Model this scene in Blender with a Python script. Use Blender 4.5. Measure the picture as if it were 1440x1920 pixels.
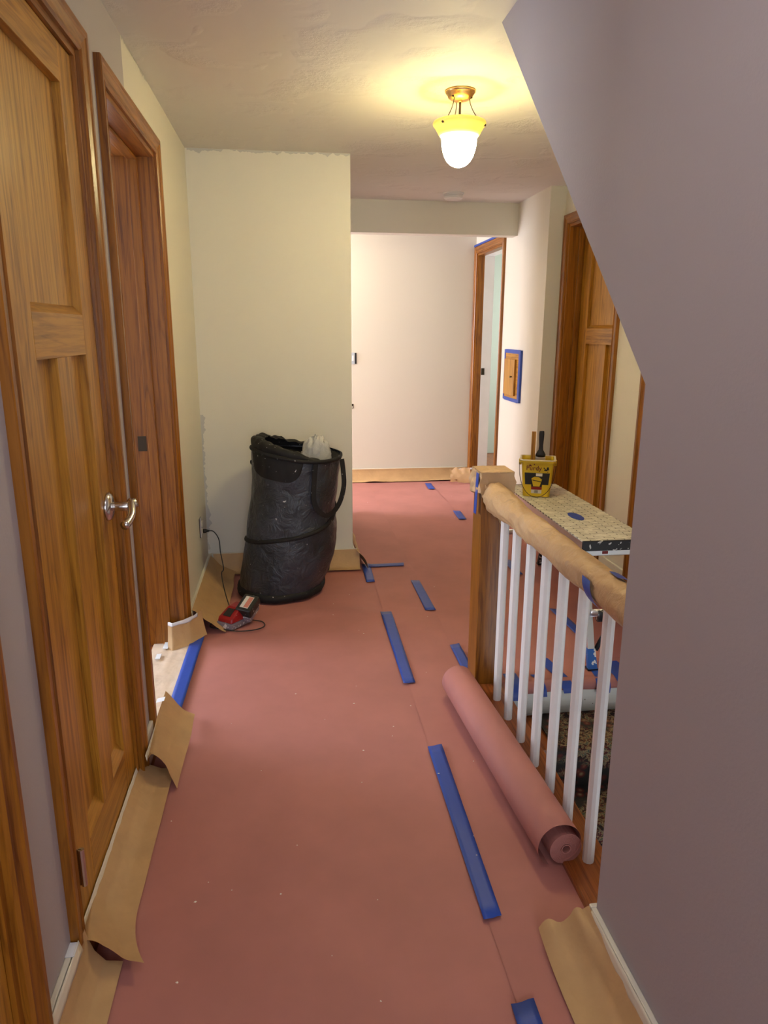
import bpy, bmesh, math, random
from mathutils import Vector, Matrix, noise
random.seed(7)
for o in list(bpy.data.objects): bpy.data.objects.remove(o)
SC = bpy.context.scene
COL = SC.collection
R = math.radians
PI = math.pi

# ------------------------------------------------------------------ camera
CAM_H = 1.38
cd = bpy.data.cameras.new('camera'); cam = bpy.data.objects.new('camera', cd); COL.objects.link(cam)
cd.sensor_fit = 'VERTICAL'; cd.sensor_height = 36.0; cd.lens = 36.0 * 1342.4 / 1920.0
cd.clip_start = 0.05
_y, _p, _r = R(7.471), R(14.267), R(0.272)
fw = Vector((math.sin(_y)*math.cos(_p), math.cos(_y)*math.cos(_p), -math.sin(_p)))
rt = Vector((math.cos(_y), -math.sin(_y), 0)); up = rt.cross(fw)
rt2 = rt*math.cos(_r) + up*math.sin(_r); up2 = -rt*math.sin(_r) + up*math.cos(_r)
mw = Matrix((rt2, up2, -fw)).transposed().to_4x4(); mw.translation = (0, 0, CAM_H)
cam.matrix_world = mw
SC.camera = cam

# ------------------------------------------------------------------ world, exposure, daylight
SC.view_settings.view_transform = 'Standard'; SC.view_settings.look = 'None'
SC.view_settings.gamma = 1.0; SC.view_settings.use_curve_mapping = False
SC.view_settings.exposure = 1.72
W = bpy.data.worlds.new('world'); SC.world = W; W.use_nodes = True
W.node_tree.nodes['Background'].inputs[0].default_value = (0.80, 0.88, 1.0, 1)
W.node_tree.nodes['Background'].inputs[1].default_value = 1.0

def area_light(name, loc, direction, sx, sy, power, color, spread=180):
    l = bpy.data.lights.new(name, 'AREA'); l.shape = 'RECTANGLE'; l.size = sx; l.size_y = sy
    l.energy = power; l.color = color; l.spread = R(spread)
    o = bpy.data.objects.new(name, l); COL.objects.link(o); o.location = loc
    o.rotation_euler = Vector(direction).to_track_quat('-Z', 'Y').to_euler()
    return o
DAY = (0.86, 0.91, 1.0)
# added soft fill as a window behind the photographer; daylight in the room left of the open doorway, in the far rooms
area_light('window_fill_hall', (0.08, -2.12, 1.40), (0, 1, -0.05), 1.0, 1.3, 9, DAY)
area_light('window_daylight_left_room', (-2.90, 3.30, 1.35), (1, -0.1, -0.12), 1.2, 1.3, 26, (0.80, 0.88, 1.0))
area_light('window_daylight_far_hall', (-2.35, 6.03, 1.40), (1, 0, -0.1), 0.8, 1.3, 34, (0.95, 0.92, 1.0))
area_light('window_daylight_far_room', (3.35, 6.6, 1.45), (-1, 0, -0.1), 1.2, 1.2, 11, (0.98, 0.98, 0.95))

# ------------------------------------------------------------------ materials
def mat(name):
    m = bpy.data.materials.new(name); m.use_nodes = True
    nt = m.node_tree; b = nt.nodes['Principled BSDF']
    return m, nt, b
def nd(nt, t, **kw):
    n = nt.nodes.new(t)
    for k, v in kw.items():
        if k in n.inputs: n.inputs[k].default_value = v
        else: setattr(n, k, v)
    return n
def coords(nt, scale=(1, 1, 1), kind='Object'):
    tc = nd(nt, 'ShaderNodeTexCoord'); mp = nd(nt, 'ShaderNodeMapping'); mp.inputs['Scale'].default_value = scale
    nt.links.new(tc.outputs[kind], mp.inputs['Vector']); return mp.outputs['Vector']
def ramp(nt, fac, stops, interp='LINEAR'):
    r = nd(nt, 'ShaderNodeValToRGB'); r.color_ramp.interpolation = interp
    e = r.color_ramp.elements
    while len(e) < len(stops): e.new(0.5)
    for i, (p, c) in enumerate(stops):
        e[i].position = p; e[i].color = (*c, 1) if len(c) == 3 else c
    nt.links.new(fac, r.inputs['Fac']); return r.outputs['Color']
def noise_tex(nt, vec, scale, detail=3, rough=0.55, dist=0.0):
    n = nd(nt, 'ShaderNodeTexNoise'); n.inputs['Scale'].default_value = scale
    n.inputs['Detail'].default_value = detail; n.inputs['Roughness'].default_value = rough
    n.inputs['Distortion'].default_value = dist
    nt.links.new(vec, n.inputs['Vector']); return n.outputs['Fac']
def bump(nt, b, height, strength, dist=0.01):
    bp = nd(nt, 'ShaderNodeBump'); bp.inputs['Strength'].default_value = strength; bp.inputs['Distance'].default_value = dist
    nt.links.new(height, bp.inputs['Height']); nt.links.new(bp.outputs['Normal'], b.inputs['Normal'])
def mixc(nt, fac, a, c):
    m = nd(nt, 'ShaderNodeMix', data_type='RGBA')
    if isinstance(fac, float): m.inputs[0].default_value = fac
    else: nt.links.new(fac, m.inputs[0])
    for i, v in ((6, a), (7, c)):
        if isinstance(v, tuple): m.inputs[i].default_value = (*v, 1)
        else: nt.links.new(v, m.inputs[i])
    return m.outputs[2]
def plain(name, col, rough=0.5, metal=0.0, spec=0.5, bumps=None, vary=0.0):
    m, nt, b = mat(name)
    b.inputs['Roughness'].default_value = rough; b.inputs['Metallic'].default_value = metal
    b.inputs['Specular IOR Level'].default_value = spec
    if vary:
        v = coords(nt); f = noise_tex(nt, v, 6.0, 3)
        d = tuple(c*(1-vary) for c in col); l = tuple(min(1, c*(1+vary)) for c in col)
        nt.links.new(ramp(nt, f, [(0.3, d), (0.7, l)]), b.inputs['Base Color'])
    else: b.inputs['Base Color'].default_value = (*col, 1)
    if bumps:
        v = coords(nt); f = noise_tex(nt, v, bumps[0], 4); bump(nt, b, f, bumps[1], bumps[2])
    return m
def oak(name, axis, dark, light, rough=0.34, scale=1.0):
    """varnished oak: fine pores along the grain plus broad figured growth bands"""
    m, nt, b = mat(name)
    s = [85*scale]*3; s[axis] = 3.2*scale
    f = noise_tex(nt, coords(nt, tuple(s)), 1.0, 5, 0.65, 0.3)
    s2 = [16*scale]*3; s2[axis] = 1.1*scale
    v2 = coords(nt, tuple(s2)); f2 = noise_tex(nt, v2, 1.0, 3, 0.55, 1.2)
    sn = nd(nt, 'ShaderNodeMath', operation='MULTIPLY'); sn.inputs[1].default_value = 34.0; nt.links.new(f2, sn.inputs[0])
    si = nd(nt, 'ShaderNodeMath', operation='SINE'); nt.links.new(sn.outputs[0], si.inputs[0])
    mr = nd(nt, 'ShaderNodeMapRange'); mr.inputs['From Min'].default_value = -1; nt.links.new(si.outputs[0], mr.inputs['Value'])
    mid = tuple(d*0.35+l*0.65 for d, l in zip(dark, light))
    c2 = ramp(nt, mr.outputs[0], [(0.0, dark), (0.22, mid), (1.0, light)])
    c1 = ramp(nt, f, [(0.36, tuple(c*0.8 for c in dark)), (0.56, light)])
    nt.links.new(mixc(nt, 0.42, c1, c2), b.inputs['Base Color'])
    b.inputs['Roughness'].default_value = rough; b.inputs['Specular IOR Level'].default_value = 0.45
    bump(nt, b, f, 0.10, 0.003)
    return m
M = {}
M['wall_grey'] = plain('lavender_grey_paint', (0.425, 0.390, 0.405), 0.62, bumps=(140, 0.25, 0.002))
M['wall_cream'] = plain('cream_paint', (0.70, 0.67, 0.585), 0.60, bumps=(120, 0.22, 0.002))
M['wall_green'] = plain('pale_green_paint', (0.50, 0.55, 0.47), 0.6)
M['room_white'] = plain('white_room_paint', (0.75, 0.75, 0.75), 0.6)
def ceiling_mat():
    m, nt, b = mat('ceiling_texture'); v = coords(nt)
    b.inputs['Base Color'].default_value = (0.70, 0.675, 0.64, 1); b.inputs['Roughness'].default_value = 0.7
    a = noise_tex(nt, v, 5.0, 2, 0.5, 0.4); c = noise_tex(nt, v, 60.0, 4, 0.7)
    mk = ramp(nt, a, [(0.50, (0, 0, 0)), (0.66, (1, 1, 1))])
    mm = nd(nt, 'ShaderNodeMath', operation='MULTIPLY'); nt.links.new(mk, mm.inputs[0]); nt.links.new(c, mm.inputs[1])
    bump(nt, b, mm.outputs[0], 0.6, 0.014); return m
M['ceiling'] = ceiling_mat()
OD, OL = (0.225, 0.082, 0.005), (0.50, 0.238, 0.028)
M['oak_v'] = oak('oak_vertical_grain', 2, OD, OL)
M['oak_h'] = oak('oak_horizontal_grain', 1, (0.25, 0.098, 0.009), (0.50, 0.240, 0.034))
M['oak_pale'] = oak('pale_oak_panel', 2, (0.26, 0.102, 0.008), (0.53, 0.268, 0.042))
M['oak_trim'] = oak('oak_casing_vertical', 2, (0.140, 0.040, 0.003), (0.315, 0.115, 0.010))
M['oak_trim_h'] = oak('oak_casing_horizontal', 1, (0.15, 0.045, 0.006), (0.32, 0.12, 0.018))
M['oak_red'] = oak('red_oak_floor_edge', 1, (0.13, 0.028, 0.006), (0.38, 0.11, 0.022), 0.3)
def paper(name, col, scale, bs, rough=0.62, wr=0.25):
    m, nt, b = mat(name); v = coords(nt)
    f = noise_tex(nt, v, scale, 4, 0.6); d = tuple(c*0.90 for c in col); l = tuple(min(1, c*1.08) for c in col)
    nt.links.new(ramp(nt, f, [(0.3, d), (0.7, l)]), b.inputs['Base Color'])
    b.inputs['Roughness'].default_value = rough; b.inputs['Specular IOR Level'].default_value = 0.35
    f2 = noise_tex(nt, v, bs, 3, 0.5, 0.5); bump(nt, b, f2, wr, 0.02)
    return m
M['rosin'] = paper('red_rosin_paper', (0.44, 0.178, 0.155), 3.0, 2.2, 0.60, 0.22)
M['kraft'] = paper('brown_kraft_paper', (0.50, 0.315, 0.150), 9.0, 14.0, 0.55, 0.22)
M['kraft_rail'] = paper('crinkled_kraft_paper', (0.54, 0.345, 0.175), 9.0, 30.0, 0.5, 0.4)
M['kraft_daylit'] = paper('daylit_kraft_paper', (0.66, 0.52, 0.40), 9.0, 14.0, 0.55, 0.3)  # kraft for the threshold, room daylight put into its paler colour
M['blue'] = plain('blue_painters_tape', (0.020, 0.066, 0.37), 0.42, bumps=(30, 0.3, 0.004))
M['cream_tape'] = plain('cream_masking_tape', (0.70, 0.64, 0.52), 0.55, bumps=(40, 0.3, 0.003))
M['white_tape'] = plain('white_masking_tape', (0.74, 0.76, 0.80), 0.5)
M['old_edge'] = plain('old_grey_edge_paint', (0.50, 0.485, 0.455), 0.6)
M['white_paint'] = plain('white_gloss_paint', (0.80, 0.79, 0.78), 0.32, vary=0.04)
M['baseboard'] = plain('painted_baseboard', (0.66, 0.62, 0.54), 0.45)
M['chrome'] = plain('satin_nickel', (0.62, 0.60, 0.58), 0.22, 1.0)
M['brass'] = plain('antique_brass', (0.60, 0.42, 0.20), 0.35, 1.0)
M['black'] = plain('black_plastic', (0.012, 0.012, 0.013), 0.4)
M['dark_metal'] = plain('dark_bronze_metal', (0.06, 0.045, 0.03), 0.4, 0.8)
M['alu'] = plain('aluminium', (0.72, 0.74, 0.77), 0.32, 1.0, vary=0.06)
M['yellow'] = plain('yellow_plastic', (0.66, 0.47, 0.02), 0.4, vary=0.10)
M['dark_red_ink'] = plain('dark_red_ink', (0.12, 0.008, 0.006), 0.5)
M['red_ink'] = plain('red_ink', (0.25, 0.012, 0.01), 0.5)
M['white_ink'] = plain('white_label', (0.70, 0.68, 0.62), 0.5)
M['pink_label'] = plain('pink_label', (0.55, 0.20, 0.15), 0.5)
M['cord'] = plain('black_rubber_cord', (0.012, 0.012, 0.012), 0.5)
M['plate'] = plain('ivory_plate', (0.62, 0.58, 0.50), 0.4)
def speckled(name, base, speck, scale, thr, rough=0.5, metal=0.0, base2=None, bmp=None):
    m, nt, b = mat(name); v = coords(nt)
    f = noise_tex(nt, v, scale, 2, 0.5); mk = ramp(nt, f, [(thr, (0, 0, 0)), (thr+0.02, (1, 1, 1))])
    c = base
    if base2:
        g = noise_tex(nt, v, 5.0, 3); c = ramp(nt, g, [(0.35, base), (0.65, base2)])
    nt.links.new(mixc(nt, mk, c, speck), b.inputs['Base Color'])
    b.inputs['Roughness'].default_value = rough; b.inputs['Metallic'].default_value = metal
    if bmp:
        h = noise_tex(nt, v, bmp[0], 4, 0.6, 0.8); bump(nt, b, h, bmp[1], bmp[2])
    return m
M['bag'] = speckled('charcoal_bag_fabric', (0.016, 0.019, 0.023), (0.45, 0.45, 0.44), 46, 0.735, 0.36, 0, (0.042, 0.049, 0.064), (14, 0.55, 0.03))
M['bag_trim'] = speckled('black_bag_trim', (0.0035, 0.0035, 0.004), (0.5, 0.5, 0.48), 70, 0.71, 0.75)
M['charger_red'] = speckled('red_plastic_paint_flecked', (0.28, 0.008, 0.010), (0.6, 0.55, 0.5), 90, 0.72, 0.3)
M['charger_grey'] = speckled('scuffed_grey_plastic', (0.20, 0.17, 0.20), (0.6, 0.58, 0.58), 50, 0.60, 0.4)
M['battery'] = speckled('black_plastic_paint_flecked', (0.015, 0.016, 0.016), (0.6, 0.6, 0.55), 80, 0.70, 0.35)
M['black_splat'] = speckled('black_plastic_white_splatter', (0.012, 0.013, 0.016), (0.6, 0.6, 0.58), 45, 0.62, 0.4)
M['riser'] = speckled('white_riser_scuffed', (0.72, 0.76, 0.72), (0.10, 0.09, 0.05), 45, 0.70, 0.4)
M['blue_splat'] = speckled('blue_plastic_white_splatter', (0.02, 0.12, 0.45), (0.7, 0.72, 0.75), 40, 0.58, 0.4)
def carpet_mat():
    m, nt, b = mat('patterned_stair_carpet'); v = coords(nt)
    vo = nd(nt, 'ShaderNodeTexVoronoi', feature='F1'); vo.inputs['Scale'].default_value = 26; nt.links.new(v, vo.inputs['Vector'])
    c1 = ramp(nt, noise_tex(nt, v, 42, 3, 0.6, 1.5), [(0.36, (0.015, 0.012, 0.010)), (0.44, (0.10, 0.018, 0.014)), (0.50, (0.27, 0.20, 0.10)), (0.57, (0.05, 0.07, 0.05)), (0.66, (0.36, 0.30, 0.18))], 'CONSTANT')
    c2 = ramp(nt, vo.outputs['Distance'], [(0.0, (0.30, 0.23, 0.12)), (0.28, (0.12, 0.02, 0.015)), (0.5, (0.02, 0.018, 0.016))])
    mk = ramp(nt, noise_tex(nt, v, 7, 2), [(0.46, (0, 0, 0)), (0.54, (1, 1, 1))])
    nt.links.new(mixc(nt, mk, c1, c2), b.inputs['Base Color']); b.inputs['Roughness'].default_value = 0.95
    bump(nt, b, noise_tex(nt, v, 300, 2), 0.4, 0.004); return m
M['carpet'] = carpet_mat()
def bench_mat():
    m, nt, b = mat('white_tread_surface_dark_grooves'); v = coords(nt, (1, 1, 1))
    br = nd(nt, 'ShaderNodeTexBrick'); br.inputs['Scale'].default_value = 1.0
    br.inputs['Color1'].default_value = (0.70, 0.67, 0.58, 1); br.inputs['Color2'].default_value = (0.62, 0.58, 0.48, 1)
    br.inputs['Mortar'].default_value = (0.09, 0.08, 0.07, 1); br.inputs['Mortar Size'].default_value = 0.0022
    br.inputs['Brick Width'].default_value = 0.075; br.inputs['Row Height'].default_value = 0.019
    mp = nd(nt, 'ShaderNodeMapping'); mp.inputs['Rotation'].default_value = (0, 0, 0); nt.links.new(v, mp.inputs['Vector'])
    nt.links.new(mp.outputs['Vector'], br.inputs['Vector'])
    mk = ramp(nt, noise_tex(nt, v, 22, 3), [(0.34, (0, 0, 0)), (0.50, (1, 1, 1))])
    nt.links.new(mixc(nt, mk, (0.70, 0.67, 0.58), br.outputs['Color']), b.inputs['Base Color']); b.inputs['Roughness'].default_value = 0.5
    return m
M['bench_top'] = bench_mat()
def plastic_mat():
    m, nt, b = mat('clear_plastic_film'); v = coords(nt)
    b.inputs['Base Color'].default_value = (0.85, 0.85, 0.82, 1); b.inputs['Roughness'].default_value = 0.18
    b.inputs['Alpha'].default_value = 0.42; bump(nt, b, noise_tex(nt, v, 22, 4, 0.6, 1.0), 0.9, 0.02)
    return m
M['plastic'] = plastic_mat()
def glass_mat():
    m, nt, b = mat('lit_amber_glass_shade'); tc = nd(nt, 'ShaderNodeTexCoord'); sp = nd(nt, 'ShaderNodeSeparateXYZ')
    nt.links.new(tc.outputs['Object'], sp.inputs['Vector'])
    mr = nd(nt, 'ShaderNodeMapRange'); mr.inputs['From Min'].default_value = -0.27; mr.inputs['From Max'].default_value = -0.10
    nt.links.new(sp.outputs['Z'], mr.inputs['Value'])
    col = ramp(nt, mr.outputs[0], [(0.0, (1, 0.86, 0.47)), (0.50, (1, 0.83, 0.38)), (0.70, (1, 0.55, 0.03)), (1.0, (1, 0.50, 0.02))])
    st = ramp(nt, mr.outputs[0], [(0.0, (1, 1, 1)), (0.44, (0.9, 0.9, 0.9)), (0.66, (0.008, 0.008, 0.008)), (1.0, (0.0036, 0.0036, 0.0036))])
    mu = nd(nt, 'ShaderNodeMath', operation='MULTIPLY'); mu.inputs[1].default_value = LAMP_E
    nt.links.new(st, mu.inputs[0]); nt.links.new(col, b.inputs['Emission Color']); nt.links.new(mu.outputs[0], b.inputs['Emission Strength'])
    b.inputs['Base Color'].default_value = (0.75, 0.55, 0.22, 1); b.inputs['Roughness'].default_value = 0.3
    return m
LAMP_E = 58.0
M['shade'] = glass_mat()
M['shade_inside'] = plain('amber_glass_inside', (0.70, 0.55, 0.28), 0.4)

# ------------------------------------------------------------------ mesh helpers
class MB:
    def __init__(s): s.v = []; s.f = []
    def add(s, vs, fs):
        n = len(s.v); s.v += [tuple(v) for v in vs]; s.f += [tuple(i+n for i in f) for f in fs]; return s
    def box(s, x0, x1, y0, y1, z0, z1):
        x0, x1 = min(x0, x1), max(x0, x1); y0, y1 = min(y0, y1), max(y0, y1)
        return s.add([(x0,y0,z0),(x1,y0,z0),(x1,y1,z0),(x0,y1,z0),(x0,y0,z1),(x1,y0,z1),(x1,y1,z1),(x0,y1,z1)],
              [(0,3,2,1),(4,5,6,7),(0,1,5,4),(1,2,6,5),(2,3,7,6),(3,0,4,7)])
    def loft(s, rings, caps=True, closed=True):
        n = len(rings[0]); base = len(s.v)
        for r in rings: s.v += [tuple(p) for p in r]
        for i in range(len(rings)-1):
            for j in range(n if closed else n-1):
                k = (j+1) % n
                s.f.append((base+i*n+j, base+i*n+k, base+(i+1)*n+k, base+(i+1)*n+j))
        if caps and closed:
            s.f.append(tuple(base+j for j in reversed(range(n)))); s.f.append(tuple(base+(len(rings)-1)*n+j for j in range(n)))
        return s
    def tube(s, pts, rad, n=10, caps=True):
        pts = [Vector(p) for p in pts]; rings = []
        ref = Vector((0, 0, 1))
        prev = None
        for i, p in enumerate(pts):
            t = (pts[min(i+1, len(pts)-1)] - pts[max(i-1, 0)]).normalized()
            if prev is None:
                a = t.cross(ref if abs(t.dot(ref)) < 0.9 else Vector((1, 0, 0))).normalized()
            else:
                a = (prev - t*prev.dot(t)).normalized()
            prev = a; b = t.cross(a)
            r = rad[i] if isinstance(rad, (list, tuple)) else rad
            rings.append([p + (a*math.cos(2*PI*j/n) + b*math.sin(2*PI*j/n))*r for j in range(n)])
        return s.loft(rings, caps)
    def lathe(s, prof, c=(0, 0, 0), n=32, caps=False):
        return s.loft([[(c[0]+r*math.cos(2*PI*j/n), c[1]+r*math.sin(2*PI*j/n), c[2]+z) for j in range(n)] for r, z in prof], caps)
    def grid(s, nu, nv, fn):
        base = len(s.v)
        for i in range(nu+1):
            for j in range(nv+1): s.v.append(tuple(fn(i/nu, j/nv)))
        for i in range(nu):
            for j in range(nv):
                a = base + i*(nv+1) + j; s.f.append((a, a+nv+1, a+nv+2, a+1))
        return s
    def prism(s, poly, axis, a, b):
        def pt(p, w):
            return (w, p[0], p[1]) if axis == 0 else ((p[0], w, p[1]) if axis == 1 else (p[0], p[1], w))
        n = len(poly); return s.loft([[pt(p, a) for p in poly], [pt(p, b) for p in poly]])
    def build(s, name, m, parent=None, smooth=False, bev=0.0, org=None, solid=0.0, seg=2):
        me = bpy.data.meshes.new(name)
        vs = s.v
        if org is not None: vs = [(v[0]-org[0], v[1]-org[1], v[2]-org[2]) for v in vs]
        me.from_pydata(vs, [], s.f)
        bm = bmesh.new(); bm.from_mesh(me); bmesh.ops.recalc_face_normals(bm, faces=bm.faces); bm.to_mesh(me); bm.free()
        o = bpy.data.objects.new(name, me); COL.objects.link(o)
        if org is not None and parent is None: o.location = org
        me.materials.append(M[m] if isinstance(m, str) else m)
        if smooth:
            for p in me.polygons: p.use_smooth = True
        if solid:
            md = o.modifiers.new('thickness', 'SOLIDIFY'); md.thickness = solid; md.offset = 0
        if bev:
            md = o.modifiers.new('bevel', 'BEVEL'); md.width = bev; md.segments = seg; md.limit_method = 'ANGLE'; md.angle_limit = R(40)
        if parent: o.parent = parent
        return o
def tag(o, label=None, cat=None, group=None, kind=None):
    if label: o['label'] = label
    if cat: o['category'] = cat
    if group: o['group'] = group
    if kind: o['kind'] = kind
    return o
def thing(name, label, cat, loc=(0, 0, 0), group=None, kind=None, rz=0):
    o = bpy.data.objects.new(name, None); COL.objects.link(o); o.location = loc; o.rotation_euler[2] = rz
    o.empty_display_size = 0.05
    return tag(o, label, cat, group, kind)
class Sub:
    """builds parts given in world coordinates under a thing placed at its base"""
    def __init__(s, root): s.root = root; s.o = tuple(root.location)
    def add(s, mb, name, m, **kw): return mb.build(name, m, s.root, org=s.o, **kw)
def struct(mb, name, m, label, cat, **kw):
    return tag(mb.build(name, m, **kw), label, cat, kind='structure')
def nz(x, y, z=0.0): return noise.noise(Vector((x, y, z)))

# ------------------------------------------------------------------ dimensions (metres)
XL, XW, ZC, YB = -0.495, 0.658, 2.271, 4.07
XR, XD = 1.68, 1.786           # far right wall, wall with oak doors
YF = 6.58                       # far wall
BB = 0.115                      # baseboard height
DOORTOP = 2.035
TW = 0.145                      # wall thickness

# ------------------------------------------------------------------ floor, ceiling, walls
struct(MB().box(-3.0, 0.80, -2.2, 8.2, -0.2, -0.004).box(0.80, 3.6, 2.545, 8.2, -0.2, -0.004), 'floor', 'oak_red', 'oak floor hidden under the red paper', 'floor')
struct(MB().box(-3.0, 3.6, -2.2, 8.2, ZC, ZC+0.1), 'ceiling', 'ceiling', 'textured off white ceiling', 'ceiling')
D0 = (0.30, 1.075); D1 = (1.385, 2.04); D2 = (2.285, 3.098); D3 = (3.878, 4.645); D4 = (2.68, 3.435); D5 = (5.72, 6.515)
def wall_x(x0, x1, y0, y1, openings, z1=ZC, top=DOORTOP):
    mb = MB(); y = y0
    for a, b in sorted(openings):
        if a - y > 1e-4: mb.box(x0, x1, y, a, 0, z1)
        mb.box(x0, x1, a, b, top, z1); y = b
    if y1 - y > 1e-4: mb.box(x0, x1, y, y1, 0, z1)
    return mb
# the old grey paint stops on the wall just past the second door; from there on it is cream
lw = struct(wall_x(XL-TW, XL, -2.2, 2.62, [D0, D1, (D2[0], 2.62)]), 'wall_left', 'wall_grey', 'lavender grey wall beside the panelled oak door', 'wall')
struct(wall_x(XL-TW, XL, 2.62, YB, [(2.62, D2[1])]), 'wall_left_far', 'wall_cream', 'cream wall between open doorway and corner', 'wall')
struct(MB().box(XL-TW, 0.347, YB, 5.39, 0, ZC), 'wall_back', 'wall_cream', 'pale yellow wall behind the dark bag', 'wall')
struct(MB().box(0.347, XR, 5.39, 5.51, 2.051, ZC), 'wall_header', 'wall_cream', 'dropped header across the hall ceiling', 'wall')
struct(MB().box(-3.0, XR+0.12, YF, YF+0.1, 0, ZC), 'wall_far', 'wall_cream', 'cream wall at the end of the hall', 'wall')
struct(wall_x(XR, XD+0.03, 4.73, YF, [D5]), 'wall_right_far', 'wall_cream', 'cream wall holding the small access door', 'wall')
struct(wall_x(XD, XD+TW, -0.6, 4.73, [D4, D3]).box(XD, XD+TW, -0.6, 2.545, -2.4, 0), 'wall_right_doors', 'wall_cream', 'cream wall with the two oak doors behind the bench', 'wall')
struct(MB().prism([(-2.2, 0), (1.278, 0), (1.278, 1.284), (2.365, ZC), (-2.2, ZC)], 0, XW, XW+0.11), 'wall_right', 'wall_grey', 'lavender grey stair wall with a slanted edge', 'wall')
struct(MB().prism([(2.40, ZC), (1.29, 1.262), (-0.6, -0.46), (-0.6, -0.26), (2.18, ZC)], 0, XW+0.11, XD), 'ceiling_stair', 'wall_grey', 'sloping underside of the upper stairs', 'ceiling')
# room shells beyond the openings
struct(MB().box(XL-TW, -0.42, -2.3, -2.2, 0, ZC).box(0.58, 0.77, -2.3, -2.2, 0, ZC).box(-0.42, 0.58, -2.3, -2.2, 0, 0.75).box(-0.42, 0.58, -2.3, -2.2, 2.05, ZC), 'wall_behind', 'wall_grey', 'grey wall with an added window behind the camera', 'wall')
struct(MB().box(-3.1, -3.0, 1.4, YB, 0, 0.70).box(-3.1, -3.0, 1.4, YB, 2.0, ZC).box(-3.1, -3.0, 1.4, 2.70, 0.7, 2.0).box(-3.1, -3.0, 3.90, YB, 0.7, 2.0)
       .box(-3.0, XL-TW, 1.3, 1.4, 0, ZC).box(-3.0, XL-TW, YB, YB+0.1, 0, ZC), 'wall_left_room', 'room_white', 'white walls of the room past the open doorway', 'wall')
struct(MB().box(-2.6, -2.5, 5.39, YF, 0, 0.75).box(-2.6, -2.5, 5.39, YF, 2.05, ZC).box(-2.6, -2.5, 5.39, 5.63, 0.75, 2.05).box(-2.6, -2.5, 6.43, YF, 0.75, 2.05)
       .box(-2.6, XL-TW, 5.29, 5.39, 0, ZC), 'wall_far_side', 'wall_cream', 'side walls of the far hall', 'wall')
struct(MB().box(XD+0.03, 3.6, 8.0, 8.1, 0, ZC).box(3.5, 3.6, 4.9, 8.0, 0, 0.8).box(3.5, 3.6, 4.9, 8.0, 2.1, ZC).box(3.5, 3.6, 4.9, 5.95, 0.8, 2.1).box(3.5, 3.6, 7.25, 8.0, 0.8, 2.1)
       .box(XD+0.03, 3.6, 4.8, 4.9, 0, ZC).box(XD-0.07, XD+0.03, YF, 8.0, 0, ZC), 'wall_far_room', 'wall_green', 'pale green walls of the room past the far doorway', 'wall')
struct(MB().box(XD+TW, XD+TW+0.02, 2.4, 4.75, 0, ZC), 'wall_closet', 'room_white', 'closet wall behind the right hand doors', 'wall')
struct(MB().box(-1.6, XL-TW-0.001, -2.2, 1.3, ZC-0.02, ZC-0.001).box(-1.6, -1.58, -2.2, 1.3, 0, ZC-0.02), 'wall_near_room', 'room_white', 'white walls of the room beside the camera', 'wall')
# baseboards
def baseboard(name, boxes, label):
    mb = MB()
    for b in boxes: mb.box(*b, 0, BB)
    return struct(mb, name, 'baseboard', label, 'baseboard', bev=0.003)
baseboard('baseboard_left', [(XL, XL+0.013, D0[1]+0.06, D1[0]-0.06), (XL, XL+0.013, D1[1]+0.06, D2[0]-0.06), (XL, XL+0.013, D2[1]+0.06, YB)], 'painted baseboard along the left wall')
baseboard('baseboard_back', [(XL, 0.36, YB-0.013, YB), (0.347, 0.36, YB, 5.39)], 'painted baseboard behind the dark bag')
baseboard('baseboard_far', [(0.0, XR, YF-0.013, YF)], 'painted baseboard on the end wall')
baseboard('baseboard_right', [(XW-0.013, XW, -1.0, 1.278), (XW-0.013, XW+0.11, 1.278, 1.291)], 'painted baseboard on the stair wall')
baseboard('baseboard_right_far', [(XR-0.013, XR, 4.72, 5.66), (XD-0.013, XD, 2.56, 2.62), (XD-0.013, XD, 3.495, 3.818)], 'painted baseboard beside the oak doors')
# old grey paint left along edges of the cream wall
gm = MB()
def ragged(p0, p1, w, fn, n=70, seed=0):
    gm.grid(n, 1, lambda u, v: fn(p0+(p1-p0)*u, max(0.0, 0.30+0.55*nz(u*6, seed, 3.1)+0.5*nz(u*23, seed)+0.3*nz(u*61, seed))*w*v if v else 0))
ragged(2.62, 3.05, 0.018, lambda s, w: (XL+0.0012, s, ZC-0.001-w), seed=1)
ragged(XL+0.01, 0.345, 0.030, lambda s, w: (s, YB-0.0012, ZC-0.001-w), 120, 2)
ragged(0.14, 0.92, 0.045, lambda s, w: (XL+0.001+w*0.9, YB-0.0012, s), 110, 3)
tag(gm.build('wall_paint_edge', 'old_edge'), 'ragged strip of old grey paint left in the corner', 'paint', kind='structure')

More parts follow.
